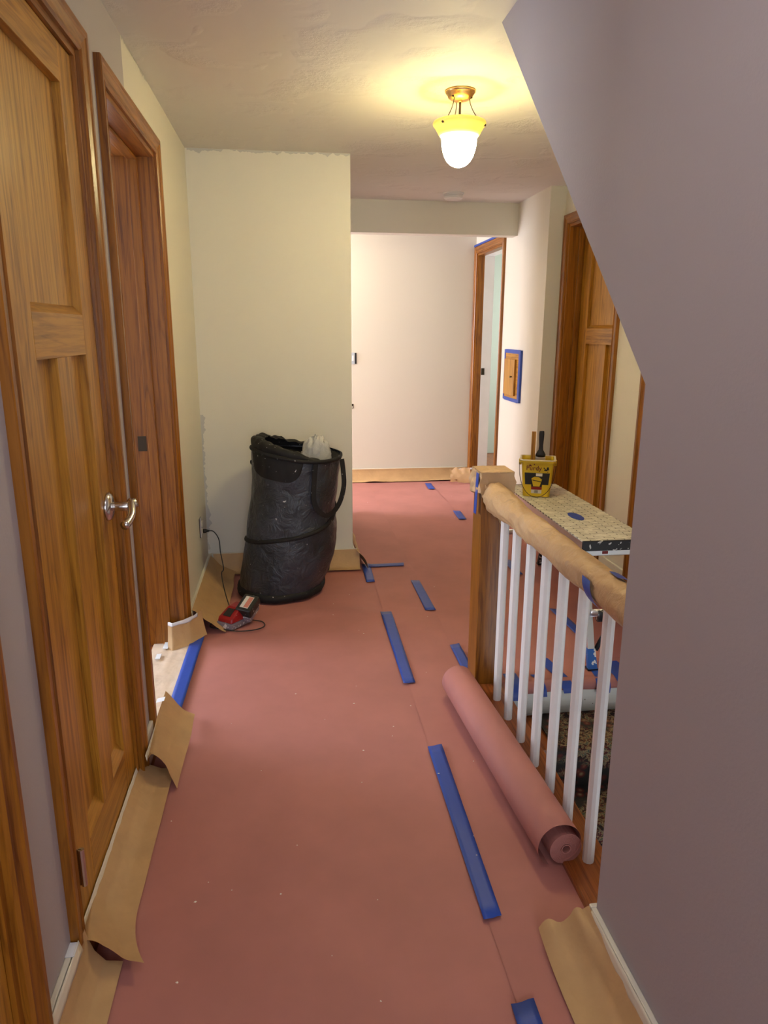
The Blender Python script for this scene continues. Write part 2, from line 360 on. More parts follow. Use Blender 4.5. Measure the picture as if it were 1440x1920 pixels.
# ------------------------------------------------------------------ doors and casings
CAS = [(0.0, 0.0), (0.0, 0.010), (0.006, 0.015), (0.012, 0.011), (0.022, 0.012), (0.036, 0.017), (0.041, 0.0205), (0.055, 0.0205), (0.0575, 0.018), (0.0575, 0.0)]
def casing(sub, X, s, op, top, mats=('oak_trim', 'oak_trim_h'), w0=0.004, floor=0.0, deep=1.0):
    y0, y1 = op[0]-w0+0.004, op[1]+w0-0.004
    def st(k, u, t):
        x = X + s*t*deep
        return [(x, y0-u, floor), (x, y0-u, top+u), (x, y1+u, top+u), (x, y1+u, floor)][k]
    for a, b, m in ((0, 1, mats[0]), (1, 2, mats[1]), (2, 3, mats[0])):
        sub.add(MB().loft([[st(a, u, t) for u, t in CAS], [st(b, u, t) for u, t in CAS]]), 'casing', m)
def jambs(sub, X, s, op, top, depth, stop=None, m='oak_trim', mh='oak_trim_h'):
    """boards lining the opening; depth goes into the wall (against s)"""
    t = 0.018; a, b = X, X - s*depth
    sub.add(MB().box(a, b, op[0]-0.001, op[0]+t, 0, top), 'jamb', m); sub.add(MB().box(a, b, op[1]-t, op[1]+0.001, 0, top), 'jamb', m)
    sub.add(MB().box(a, b, op[0]+t, op[1]-t, top-t, top+0.001), 'head_jamb', mh)
    if stop:
        c, d = X - s*stop[0], X - s*stop[1]
        sub.add(MB().box(c, d, op[0]+t, op[0]+t+0.012, 0, top-t), 'door_stop', m, bev=0.002)
        sub.add(MB().box(c, d, op[1]-t-0.012, op[1]-t, 0, top-t), 'door_stop', m, bev=0.002)
        sub.add(MB().box(c, d, op[0]+t+0.012, op[1]-t-0.012, top-t-0.012, top-t), 'door_stop', mh, bev=0.002)
def leaf(sub, Xf, s, y0, y1, z0, z1, st0, st1, rails, mull, rec=0.020):
    """panelled leaf: face at Xf facing s; rails = (bottom top, mid low, mid high, top low); mull=(a,b)"""
    th = 0.042
    L = sub.add(MB().box(Xf-s*rec, Xf-s*(th-rec), y0+0.02, y1-0.02, z0+0.02, z1-0.02), 'door_panel', 'oak_pale')
    def piece(name, ya, yb, za, zb, m):
        o = MB().box(Xf, Xf-s*th, ya, yb, za, zb).build(name, m, L, org=sub.o, bev=0.0012)
        return o
    piece('stile', y0, st0, z0, z1, 'oak_v'); piece('stile', st1, y1, z0, z1, 'oak_v')
    b, m0, m1, t0 = rails
    piece('rail', st0, st1, z0, b, 'oak_h'); piece('rail', st0, st1, m0, m1, 'oak_h'); piece('rail', st0, st1, t0, z1, 'oak_h')
    piece('mullion', mull[0], mull[1], b, m0, 'oak_v')
    # sloped sills at the bottoms of the panels
    for a, c in ((st0, mull[0]), (mull[1], st1)):
        MB().prism([(Xf-s*rec, b+0.03), (Xf-s*rec, b), (Xf, b)], 1, a, c).build('panel_bevel', 'oak_h', L, org=sub.o)
    MB().prism([(Xf-s*rec, m1+0.02), (Xf-s*rec, m1), (Xf-s*0.002, m1)], 1, st0, st1).build('panel_bevel', 'oak_h', L, org=sub.o)
    return L
# door 1: closed oak door
t = thing('door_1', 'closed oak door with satin nickel lever handle', 'door', (XL, 1.71, 0), kind='structure'); S = Sub(t)
casing(S, XL, 1, (D1[0], D1[1]), DOORTOP); jambs(S, XL+0.001, 1, D1, DOORTOP, TW)
L1 = leaf(S, -0.503, 1, 1.405, 2.021, 0.012, 2.015, 1.548, 1.916, (0.195, 1.317, 1.413, 1.928), (1.682, 1.785))
# lever set
hy, hz, hx = 1.982, 0.908, -0.503
rings = []
def ringx(x, r, n=28): return [(x, hy+r*math.cos(2*PI*j/n), hz+r*math.sin(2*PI*j/n)) for j in range(n)]
ro = MB().loft([ringx(hx, 0.039), ringx(hx+0.005, 0.039), ringx(hx+0.011, 0.034), ringx(hx+0.015, 0.025), ringx(hx+0.016, 0.015)]).loft([ringx(hx+0.014, 0.0130), ringx(hx+0.056, 0.0130)])
ro.build('rosette', 'chrome', L1, org=S.o, smooth=True, bev=0.001)
# scroll lever: hub at the spindle end, a short up-swept tongue and a long grip dropping away towards the hinge side
lv = MB(); pts = []
for i in range(13):
    u = i/12
    pts.append((hx+0.060+0.016*math.sin(u*PI*0.5)-0.030*max(0, u-0.55), hy+0.018-0.112*u, hz+0.008-0.004*u-0.034*u*u*(3-2*u)))
rad = [0.0120-0.002*math.sin(PI*i/12) for i in range(13)]
lv.tube(pts, rad, 12)
lv.tube([(hx+0.046, hy, hz), (hx+0.058, hy+0.004, hz+0.002), (hx+0.076, hy+0.012, hz+0.008)], [0.0130, 0.0135, 0.012], 12)
lv.build('lever', 'chrome', L1, org=S.o, smooth=True)
for z in (0.185, 1.80):
    hg = MB().tube([(-0.480, 1.408, z), (-0.480, 1.408, z+0.092)], 0.0065, 10).box(-0.501, -0.480, 1.407, 1.409, z, z+0.092)
    S.add(hg, 'hinge', 'chrome')
# door 2: open doorway
t = thing('door_2', 'open doorway with oak casing and deep oak jamb', 'doorway', (XL, 2.69, 0), kind='structure'); S = Sub(t)
casing(S, XL, 1, D2, DOORTOP); jambs(S, XL+0.001, 1, D2, DOORTOP, TW+0.02, (0.062, 0.098))
S.add(MB().box(XL-0.105, XL-0.140, D2[1]-0.0195, D2[1]-0.0175, 0.882, 0.945), 'strike_plate', 'dark_metal')
# door 0: nearest, only a casing and a slice of leaf show
t = thing('door_3', 'pale oak door nearest on the left wall', 'door', (XL, 0.69, 0), kind='structure'); S = Sub(t)
casing(S, XL, 1, D0, DOORTOP, deep=1.25); jambs(S, XL+0.001, 1, D0, DOORTOP, TW)
leaf(S, -0.503, 1, D0[0]+0.02, D0[1]-0.02, 0.012, 2.015, 0.435, 0.94, (0.195, 1.317, 1.413, 1.928), (0.63, 0.735))
# right doors
t = thing('door_4', 'closed oak door behind the yellow pail', 'door', (XD, 4.26, 0), kind='structure'); S = Sub(t)
casing(S, XD, -1, D3, DOORTOP); jambs(S, XD-0.001, -1, D3, DOORTOP, TW, (0.060, 0.092))
leaf(S, XD+0.100, -1, D3[0]+0.02, D3[1]-0.02, 0.012, 2.015, D3[0]+0.125, D3[1]-0.145, (0.195, 1.300, 1.395, 1.90), (4.20, 4.29))
t = thing('door_5', 'oak door casing beside the stair wall edge', 'door', (XD, 3.06, 0), kind='structure'); S = Sub(t)
casing(S, XD, -1, D4, DOORTOP); jambs(S, XD-0.001, -1, D4, DOORTOP, TW, (0.060, 0.092))
leaf(S, XD+0.100, -1, D4[0]+0.02, D4[1]-0.02, 0.012, 2.015, D4[0]+0.125, D4[1]-0.125, (0.195, 1.300, 1.395, 1.90), (3.01, 3.10))
# far doorway
t = thing('door_6', 'open doorway to the pale green room', 'doorway', (XR, 6.1, 0), kind='structure'); S = Sub(t)
casing(S, XR, -1, D5, DOORTOP); jambs(S, XR-0.001, -1, D5, DOORTOP, 0.06)
jb = MB().box(XR+0.059, XR+0.15, D5[1]-0.018, D5[1]+0.001, 0, DOORTOP).box(XR+0.059, XR+0.15, D5[0]-0.001, D5[0]+0.018, 0, DOORTOP).box(XR+0.059, XR+0.15, D5[0], D5[1], DOORTOP-0.018, DOORTOP)
S.add(jb, 'white_jamb', 'white_paint')
S.add(MB().box(XR+0.062, XR+0.092, D5[1]-0.0205, D5[1]-0.017, 0.985, 1.045), 'strike_plate', 'dark_metal')
S.add(MB().box(XR-0.022, XR-0.0005, D5[0]-0.06, D5[1]+0.060, DOORTOP+0.0585, DOORTOP+0.075), 'blue_tape', 'blue')
# window frames (out of view: where the daylight comes in; the one behind the camera is added)
for i, (x0, x1, y0, y1, z0, z1) in enumerate(((-0.42, 0.58, -2.29, -2.22, 0.75, 2.05), (-3.08, -3.02, 2.70, 3.90, 0.70, 2.0), (-2.58, -2.52, 5.63, 6.43, 0.75, 2.05), (3.52, 3.58, 5.95, 7.25, 0.8, 2.1))):
    mb = MB()
    if x1-x0 > y1-y0:
        for a in (x0, x1-0.05, (x0+x1)/2-0.02): mb.box(a, a+0.05, y0, y1, z0, z1)
        for a in (z0, z1-0.05): mb.box(x0, x1, y0, y1, a, a+0.05)
    else:
        for a in (y0, y1-0.05, (y0+y1)/2-0.02): mb.box(x0, x1, a, a+0.05, z0, z1)
        for a in (z0, z1-0.05): mb.box(x0, x1, y0, y1, a, a+0.05)
    struct(mb, 'window_%d' % (i+1), 'white_paint', 'unseen white window frame letting daylight in', 'window')

# ------------------------------------------------------------------ stairs down
st = thing('stairs', 'carpeted stairs going down behind the balusters', 'stairs', (1.29, 2.54, 0), kind='structure'); S = Sub(st)
RISE, RUN = 0.182, 0.218
prof = []
for i in range(13):
    a = i/12; prof.append((2.545-0.028*math.sin(a*PI)**0.6-0.002, -0.004-0.146*a))
S.add(MB().loft([[(x, y, z) for y, z in prof] + [(x, 2.56, -0.15), (x, 2.56, -0.004)] for x in (0.80, XD)]), 'riser', 'riser', smooth=False)
for k in range(7):
    z = -0.155-RISE*k; ya = 2.54-RUN*k; yb = ya-RUN
    S.add(MB().box(0.80, XD, yb-0.02, ya, z-0.028, z), 'tread', 'oak_red', bev=0.004)
    S.add(MB().box(0.80, XD, yb, yb+0.012, z-RISE, z-0.028), 'riser', 'oak_red')
cp = []
for k in range(7):
    z = -0.155-RISE*k+0.010; ya = 2.537-RUN*k; yb = ya-RUN
    cp += [(ya, z), (yb-0.012, z), (yb-0.03, z-0.012), (yb-0.022, z-0.04), (yb-0.012, z-RISE+0.004)]
S.add(MB().loft([[(x, y, z) for y, z in cp] for x in (0.955, 1.65)], closed=False), 'carpet_runner', 'carpet', solid=0.008)
S.add(MB().box(0.785, 0.80, 0.6, 2.545, -1.9, -0.004), 'stringer', 'oak_red')

# ------------------------------------------------------------------ balustrade
XBAL = 0.752
bt = thing('balustrade', 'oak newel post with seven white balusters beside the stairs', 'balustrade', (XBAL, 2.0, 0)); S = Sub(bt)
S.add(MB().box(0.698, 0.808, 2.525, 2.645, 0.0, 0.857), 'newel_post', 'oak_trim', bev=0.003)
S.add(MB().box(0.685, 0.812, 1.292, 2.523, -0.0035, 0.016), 'shoe_board', 'oak_red', bev=0.003)
S.add(MB().box(XBAL-0.028, XBAL+0.028, 1.293, 2.524, 0.742, 0.80), 'handrail', 'oak_trim_h', bev=0.012)
for y in (2.395, 2.255, 2.108, 1.966, 1.826, 1.683, 1.532):
    w = 0.0145
    oct8 = [(w*math.cos(a), w*math.sin(a)) for a in [2*PI*(j+0.5)/10 for j in range(10)]]
    S.add(MB().loft([[(XBAL+p[0]*1.05, y+p[1]*1.05, z) for p in oct8] for z in (0.015, 0.743)]), 'baluster', 'white_paint', smooth=False, bev=0.002)

# kraft paper wrapped round the rail
wr = thing('kraft_paper_wrap', 'brown kraft paper sleeve wrapped along the handrail', 'paper', (XBAL, 1.9, 0.77)); S = Sub(wr)
def sleeve(u, v):
    y = 2.515 - 1.222*u; a = 2*PI*v - PI/2
    far = max(0, 1-u*4.0)
    r = 0.0405 + 0.010*far + 0.0045*nz(u*9, math.cos(a)*1.6, math.sin(a)*1.6) + 0.004*nz(u*26, math.cos(a)*3, math.sin(a)*3)*(0.35+1.6*max(0, 0.8-u))
    x = XBAL + r*1.02*math.cos(a); z = 0.772 + r*1.05*math.sin(a)
    if math.sin(a) < -0.2: z -= 0.006*(1+math.sin(u*22))*0.4
    return (x - 0.006*far, y + 0.010*math.sin(3*a)*far, z + 0.012*far)
S.add(MB().grid(90, 40, sleeve), 'paper', 'kraft_rail', smooth=True)
# paper cap on the newel
nc = thing('newel_paper_cover', 'crumpled brown kraft paper cap over the newel post', 'paper', (0.753, 2.585, 0.86)); S = Sub(nc)
x0, x1, y0, y1 = 0.690, 0.818, 2.516, 2.655
per = []
for k in range(4):
    c = [(x0, y0), (x1, y0), (x1, y1), (x0, y1)]; a, b = c[k], c[(k+1) % 4]
    for j in range(12): per.append((a[0]+(b[0]-a[0])*j/12, a[1]+(b[1]-a[1])*j/12, k, j/12))
def capwall(u, v):
    p = per[int(round(u*48)) % 48]; x, y, k, j = p
    low = {0: 0.800-0.125*j, 1: 0.70+0.04*j, 2: 0.74+0.03*j, 3: 0.775+0.025*j}[k]
    z = 0.872 + (low-0.872)*v
    cx, cy = 0.754, 2.585; q = 0.011*nz(x*45, y*45, z*34) + 0.008*nz(x*20, y*20, z*20+5)
    fl = 1.0 + 0.07*v
    return (cx+(x-cx)*fl + q*(1 if v > 0 else 0.3), cy+(y-cy)*fl - abs(q)*v - (0.012*v if k == 0 else 0), z + (0.004*nz(x*40, y*40) if v == 0 else 0))
S.add(MB().grid(48, 14, capwall), 'paper_skirt', 'kraft_rail', smooth=False)
S.add(MB().grid(8, 8, lambda u, v: (x0+(x1-x0)*u, y0+(y1-y0)*v, 0.8725+0.006*nz(u*4, v*4, 2)*(math.sin(PI*u)*math.sin(PI*v)))), 'paper_top', 'kraft_rail')
tp = MB().grid(2, 16, lambda u, v: (0.688-0.006*v-0.002, 2.535+0.034*u, 0.866-0.155*v)); 
tag(tp.build('blue_tape', 'blue', solid=0.0008, org=(0.69, 2.55, 0.71)), 'blue tape strip holding the paper cap on the newel', 'tape')
# flat fold of paper from the cap down to the rail
fp = MB().grid(12, 6, lambda u, v: (0.700+0.072*u+0.004*nz(u*5, v*5), 2.512-0.018*v*(1-u)-0.012*math.sin(PI*u), 0.800-0.125*u-0.0+0.035*v*(1-0.6*u)))
fp.build('paper_fold', 'kraft_rail', nc, org=S.o)
# rail tapes
def rail_tape(y, a0, a1, w, skew, label):
    mb = MB().grid(10, 4, lambda u, v: (XBAL+0.0465*1.02*math.cos(a0+(a1-a0)*u), y+w*(v-0.5)+skew*(u-0.5), 0.772+0.0465*1.05*math.sin(a0+(a1-a0)*u)))
    tag(mb.build('blue_tape', 'blue', smooth=True, org=(XBAL, y, 0.77)), label, 'tape')
rail_tape(1.515, PI*0.30, PI*0.52, 0.05, 0.02, 'blue tape patch on top of the wrapped handrail')
rail_tape(1.560, PI*0.86, PI*1.32, 0.048, -0.05, 'blue tape patch hanging under the wrapped handrail')

# ------------------------------------------------------------------ red rosin paper
def sheet(name, label, x0, x1, y0, y1, z, seed, amp=0.0022, wrapfront=False):
    nx = max(6, int((x1-x0)/0.035)); ny = max(8, int((y1-y0)/0.035))
    def fn(u, v):
        x = x0+(x1-x0)*u; y = y0+(y1-y0)*v
        e = min(1, min(u, 1-u)*(x1-x0)/0.08)*(1.0 if seed < 3 else 0.3)
        h = amp*(0.9+nz(x*2.3+seed, y*3.1, seed)) * (0.35+0.65*e)
        h += 0.007*math.exp(-((y-0.25*math.sin(x*3+seed)-(3.0+0.12*seed))/0.05)**2)*e + 0.006*math.exp(-((y+0.3*x-(3.55-0.1*seed))/0.06)**2)*e
        ex = 0.003*nz(y*1.7, seed, u*2)
        return (x+ex, y, z+max(0, h))
    o = MB().grid(nx, ny, fn).build(name, 'rosin', smooth=True, org=((x0+x1)/2, (y0+y1)/2, z))
    return tag(o, label, 'paper')
sheet('rosin_paper_sheet', 'red rosin paper sheet along the left wall', -0.474, 0.449, 0.1, 4.055, 0.0, 1)
sheet('rosin_paper_sheet', 'narrow red rosin paper sheet under the paper roll', 0.440, 0.700, 0.1, 4.05, 0.0035, 2, 0.0016)
sheet('rosin_paper_sheet', 'red rosin paper sheet past the newel post', 0.690, 1.285, 2.64, 6.50, 0.0035, 3, 0.0016)
sheet('rosin_paper_sheet', 'red rosin paper sheet past the corner of the yellow wall', 0.362, 0.694, 4.03, 6.50, 0.0045, 4, 0.0016)
sheet('rosin_paper_sheet', 'red rosin paper sheet beneath the work bench', 1.270, 1.70, 2.60, 6.50, 0.0060, 5, 0.0016)
sheet('rosin_paper_sheet', 'red rosin paper sheet in the far hall turning left', -1.2, 0.37, 5.42, 6.50, 0.0035, 6, 0.0016)
# paper folded over the stair nosing
def nose(u, v):
    x = 0.815+(1.76-0.815)*u
    a = v*PI*0.62; r = 0.030+0.006*nz(x*4, 1.0)
    return (x, 2.70-0.155*min(1, v*2.2) if v < 0.45 else 2.545-r*math.sin((v-0.45)/0.55*PI*0.75), (0.010 if v < 0.45 else 0.010-r*(1-math.cos((v-0.45)/0.55*PI*0.75))*1.0-0.006*nz(x*5, v*3)))
tag(MB().grid(40, 20, nose).build('rosin_paper_edge', 'rosin', smooth=True, org=(1.29, 2.6, 0)), 'red rosin paper folded over the top stair edge', 'paper')

# roll of rosin paper: loose outer turn round a tight inner roll
A0, A1 = Vector((0.676, 1.532, 0)), Vector((0.616, 2.460, 0))
AX = (A1-A0).normalized(); SD = Vector((AX.y, -AX.x, 0))      # to the right (towards the rail)
rl = thing('rosin_paper_roll', 'loose roll of red rosin paper lying beside the balusters', 'paper roll', (0.65, 2.0, 0.007)); S = Sub(rl)
ZB = 0.008
def rp(t, a, z): return A0 + AX*((A1-A0).length*t) + SD*a + Vector((0, 0, ZB+z))
cross = []
for i in range(61):
    u = i/60; ang = R(-118) - R(318)*u           # start under the left, over the top, round to the right
    r = 0.062 - 0.012*max(0, u-0.6)/0.4
    cross.append((-0.004+r*math.cos(ang), 0.0625+r*math.sin(ang)))
S.add(MB().grid(60, 24, lambda u, v: rp(v*1.0+0.004*nz(u*4, 2)*(1 if v in (0, 1) else 0), cross[int(round(u*60))][0], max(0.001, cross[int(round(u*60))][1]))), 'outer_turn', 'rosin', smooth=True)
inner = MB(); ci = (0.0145, 0.0465); n = 32
def circ(t, r): return [rp(t, ci[0]+r*math.cos(2*PI*j/n), ci[1]+r*math.sin(2*PI*j/n)) for j in range(n)]
rr = [(0.0, 0.037)]
seq = [(1.0, 0.0445), (0.006, 0.0445)]
k = 0.0445
while k > 0.0155:
    seq += [(0.004, k), (0.004, k-0.0022), (0.0075, k-0.0022), (0.0075, k-0.0030)]; k -= 0.0030
seq += [(0.004, 0.0135), (0.9, 0.0135)]
S.add(inner.loft([circ(t_, r_) for t_, r_ in seq], caps=False), 'inner_roll', 'rosin')
S.add(MB().loft([circ(0.002, 0.0137), circ(0.002, 0.0110), circ(0.95, 0.0110)], caps=False), 'core', 'rosin')

# ------------------------------------------------------------------ blue tape strips on the floor
def floor_tape(q, label, z=0.009, group=None):
    a, b, c, d = [Vector((p[0], p[1], 0)) for p in q]      # a-b far end, c-d near end (b-c right side)
    L = (a-d).length; nv = max(4, int(L/0.04))
    def fn(u, v):
        p = (d+(a-d)*v)*(1-u) + (c+(b-c)*v)*u
        rag = 0.004*nz(u*9, q[0][0]*30) if v in (0.0, 1.0) else 0
        n_ = (a-d).normalized()
        return (p.x+n_.x*rag, p.y+n_.y*rag, z+0.0022*(0.6+nz(p.x*3, p.y*6, 4)))
    o = MB().grid(4, nv, fn).build('blue_tape', 'blue', smooth=True, solid=0.0006, org=tuple((a+c)/2))
    return tag(o, label, 'tape', group)
floor_tape([(0.431, 2.120), (0.482, 2.130), (0.473, 1.386), (0.427, 1.380)], 'long blue tape strip on the paper seam alongside the paper roll')
floor_tape([(0.421, 3.334), (0.476, 3.328), (0.468, 2.576), (0.420, 2.577)], 'blue tape strip on the seam just short of the newel post')
floor_tape([(0.649, 3.774), (0.697, 3.769), (0.703, 3.322), (0.650, 3.326)], 'short blue tape strip on the floor between the bag and the post')
floor_tape([(0.401, 4.090), (0.452, 4.100), (0.446, 3.780), (0.398, 3.777)], 'blue tape strip on the floor at the yellow wall corner', 0.0085)
floor_tape([(0.658, 4.087), (0.650, 4.033), (0.440, 4.030), (0.442, 4.078)], 'blue tape strip laid crosswise at the yellow wall corner', 0.0115)
floor_tape([(1.241, 5.325), (1.297, 5.310), (1.287, 5.058), (1.230, 5.062)], 'short blue tape strip on the floor ahead of the dropped header')
floor_tape([(1.215, 6.370), (1.271, 6.364), (1.261, 6.114), (1.203, 6.120)], 'short blue tape strip near the end wall of the hall')
floor_tape([(0.682, 2.907), (0.728, 2.918), (0.728, 2.655), (0.680, 2.655)], 'blue tape strip running under the newel post', 0.0095)
floor_tape([(0.425, 1.156), (0.477, 1.163), (0.474, 0.85), (0.422, 0.85)], 'blue tape strip on the seam between the two kraft paper borders')
floor_tape([(-0.473, 3.162), (-0.417, 3.166), (-0.430, 2.440), (-0.482, 2.471)], 'bright blue tape strip across the open doorway', 0.0165)
floor_tape([(1.270, 4.068), (1.316, 4.060), (1.310, 3.790), (1.264, 3.800)], 'blue tape strip under the far end of the bench', 0.012)
floor_tape([(1.276, 3.265), (1.324, 3.250), (1.334, 2.950), (1.290, 2.940)], 'blue tape strip under the near end of the bench', 0.012)
floor_tape([(1.640, 6.42), (1.690, 6.40), (1.655, 6.12), (1.605, 6.14)], 'blue tape strip on the floor at the far doorway', 0.012)
# tapes wrapped over the stair nosing
def nose_tape(x, dx, y_in, w, drop, label):
    def fn(u, v):
        xx = x + w*u + dx*(1-v)
        if v < 0.5: return (xx, y_in+(2.545-y_in)*v*2, 0.0135)
        a = (v-0.5)*2
        return (xx, 2.545-0.042*math.sin(min(1, a*1.3)*PI*0.5), 0.0135-(drop+0.012)*a**1.3)
    tag(MB().grid(4, 16, fn).build('blue_tape', 'blue', smooth=True, org=(x, 2.6, 0)), label, 'tape')
nose_tape(0.835, 0.0, 2.60, 0.055, 0.06, 'blue tape wrapped over the stair edge beside the newel')
nose_tape(0.965, -0.02, 2.58, 0.030, 0.05, 'narrow blue tape wrapped over the stair edge')
nose_tape(1.065, -0.045, 2.72, 0.050, 0.04, 'slanting blue tape wrapped over the stair edge mid way')
nose_tape(1.200, 0.01, 2.60, 0.060, 0.05, 'blue tape wrapped over the stair edge below the bench foot')
nose_tape(1.300, -0.03, 2.66, 0.085, 0.03, 'wide blue tape wrapped over the stair edge by the stair wall')

# ------------------------------------------------------------------ kraft masking paper along the walls
def strip(name, label, fn, nu, nv, m='kraft', tape=None, tapem='cream_tape', org=(0, 0, 0), tn=None):
    root = thing(name, label, 'paper', org); s = Sub(root)
    s.add(MB().grid(nu, nv, fn), 'paper', m, smooth=True)
    if tape: s.add(MB().grid(tn or nu, 3, tape), 'tape', tapem, smooth=True, solid=0.0006)
    return s
def prof_eval(prof, v):
    n = len(prof)-1; i = min(n-1, int(v*n)); f = v*n-i
    return tuple(prof[i][k]+(prof[i+1][k]-prof[i][k])*f for k in range(2))
def run_y(X, s, y0, y1, prof, seed, wob=0.006, end0=None, end1=None):
    def fn(u, v):
        y = y0+(y1-y0)*u; w, z = prof_eval(prof, v)
        q = wob*nz(y*6, v*2.2, seed)*v
        d = Vector((X+s*(w+q*0.7), y, max(0.0115, z+q) if v > 0.85 else z+q))
        if end0: d += Vector(end0(u, v))
        if end1: d += Vector(end1(u, v))
        return d
    return fn
def tape_y(X, s, y0, y1, z0, z1, w, seed, lean=0.0):
    return lambda u, v: (X+s*(w+lean*v+0.001*nz(u*20, seed)), y0+(y1-y0)*u, z0+(z1-z0)*v+0.003*nz(u*14, v, seed))
# near left
P = [(0.018, 0.108), (0.022, 0.085), (0.034, 0.048), (0.055, 0.018), (0.092, 0.0125)]
s_ = strip('masking_paper', 'kraft paper border at the baseboard beside the nearest oak door', run_y(XL, 1, 0.55, 1.365, P, 1, 0.004), 40, 16, tape=tape_y(XL, 1, 0.55, 1.325, BB+0.003, 0.092, 0.0165, 1, 0.008), org=(XL+0.05, 1.0, 0))
s_.add(MB().box(XL+0.0005, XL+0.019, 1.285, 1.322, BB+0.0002, BB+0.0015), 'tape_corner', 'white_tape')
# under door 1, near end flares into a loose flap
P = [(0.000, 0.058), (0.006, 0.060), (0.028, 0.034), (0.060, 0.018), (0.103, 0.0165)]
def flare(u, v):
    a = max(0, 1-u/0.20); 
    return (0.050*a*a*v + 0.012*a*math.sin(v*PI), -0.050*a*(v**2.2)-0.012*a*math.sin(v*4), 0.030*a*math.sin(min(1, v*1.15)*PI)**2 + 0.020*a*a*v)
strip('masking_paper', 'long kraft paper border taped under the oak door with a flaring end', run_y(-0.502, 1, 1.372, 2.09, P, 2, 0.004, flare), 44, 18, tape=tape_y(-0.502, 1, 1.372, 2.035, 0.072, 0.052, 0.002, 2, 0.006), org=(XL+0.05, 1.7, 0))
# between the doors: folded piece whose near end gapes
P = [(0.021, 0.112), (0.026, 0.105), (0.060, 0.058), (0.085, 0.040), (0.120, 0.0145)]
def gape(u, v):
    a = max(0, 1-u/0.55)
    return (0.020*a*math.sin(v*PI), -0.060*a*v**1.5, 0.040*a*math.sin(v*PI)**1.5 - 0.030*a*(1-v))
s_ = strip('masking_paper', 'folded kraft paper piece at the wall between the oak door and the doorway', run_y(XL, 1, 2.045, 2.43, P, 3, 0.012, gape), 26, 18, tape=tape_y(XL, 1, 2.03, 2.34, 0.105, 0.085, 0.023, 3, 0.004), org=(XL+0.06, 2.25, 0))
s_.add(MB().grid(4, 4, lambda u, v: (XL+0.003+0.028*u, 2.335+0.03*v, 0.118+0.006*u)), 'tape_corner', 'white_tape')
# across the open doorway floor
s_ = strip('masking_paper', 'wrinkled kraft paper coloured pale by daylight on the threshold of the open doorway', lambda u, v: (-0.635+0.180*u, 2.33+0.75*v, 0.0075+0.006*max(0, nz(u*5, v*9, 2))+0.004*max(0, nz(u*14, v*16, 7))), 16, 40, m='kraft_daylit', org=(-0.55, 2.7, 0))
for (x, y, w, l) in ((-0.585, 3.00, 0.022, 0.10), (-0.540, 3.03, 0.022, 0.06), (-0.600, 2.90, 0.02, 0.05)):
    s_.add(MB().box(x, x+w, y, y+l, 0.0165, 0.0185), 'tape_scrap', 'white_tape')
# upright curl at the far jamb of the doorway
def curl(u, v):
    # u: along, from inside the doorway out round the casing; v: down
    px = [(-0.565, 3.055), (-0.545, 3.040), (-0.510, 3.058), (-0.475, 3.085), (-0.452, 3.125), (-0.428, 3.165)]
    n = len(px)-1; i = min(n-1, int(u*n)); f = u*n-i
    x = px[i][0]+(px[i+1][0]-px[i][0])*f; y = px[i][1]+(px[i+1][1]-px[i][1])*f
    out = 0.035*v*v
    return (x+out*0.6*u, y-out*(1-0.5*u)-0.012*v, 0.125-0.010*(1-u)-0.108*v+0.006*nz(u*6, v*4, 3))
strip('masking_paper', 'upright kraft paper curl with white tape at the far side of the doorway', curl, 26, 12, tape=lambda u, v: tuple(Vector(curl(u*0.85, 0.16*v))+Vector((0.0012, -0.0012, 0.004))), tapem='white_tape', org=(-0.5, 3.08, 0))
# left wall beyond the doorway: wide, leaning out
P = [(0.018, 0.118), (0.034, 0.100), (0.075, 0.050), (0.120, 0.022), (0.158, 0.0125)]
def tw(u, v):
    a = max(0, 1-u/0.22); b = max(0, (u-0.7)/0.3)
    return (0.012*a*v, -0.03*a*v, 0.020*a*math.sin(v*PI) + 0.012*b*v)
strip('masking_paper', 'wide leaning kraft paper border below the wall outlet', run_y(XL, 1, 3.19, 4.02, P, 5, 0.014, tw), 40, 18, tape=tape_y(XL, 1, 3.16, 4.06, BB+0.007, 0.086, 0.017, 5, 0.006), org=(XL+0.08, 3.6, 0))
# back wall
def run_x(Y, s, x0, x1, prof, seed, wob=0.006, extra=None):
    def fn(u, v):
        x = x0+(x1-x0)*u; w, z = prof_eval(prof, v); q = wob*nz(x*6, v*2.2, seed)*v
        d = Vector((x, Y+s*(w+q*0.7), max(0.0115, z+q) if v > 0.85 else z+q))
        if extra: d += Vector(extra(u, v))
        return d
    return fn
def tape_x(Y, s, x0, x1, z0, z1, w, seed):
    return lambda u, v: (x0+(x1-x0)*u, Y+s*(w+0.003*v+0.001*nz(u*20, seed)), z0+(z1-z0)*v+0.002*nz(u*14, v, seed))
P = [(0.018, 0.118), (0.022, 0.100), (0.040, 0.050), (0.060, 0.018), (0.085, 0.0125)]
strip('masking_paper', 'kraft paper border at the wall behind the dark bag', run_x(YB, -1, XL+0.03, 0.385, P, 6, 0.004), 40, 14, tape=tape_x(YB, -1, XL+0.02, 0.372, BB+0.008, 0.092, 0.017, 6), org=(0, YB-0.05, 0))
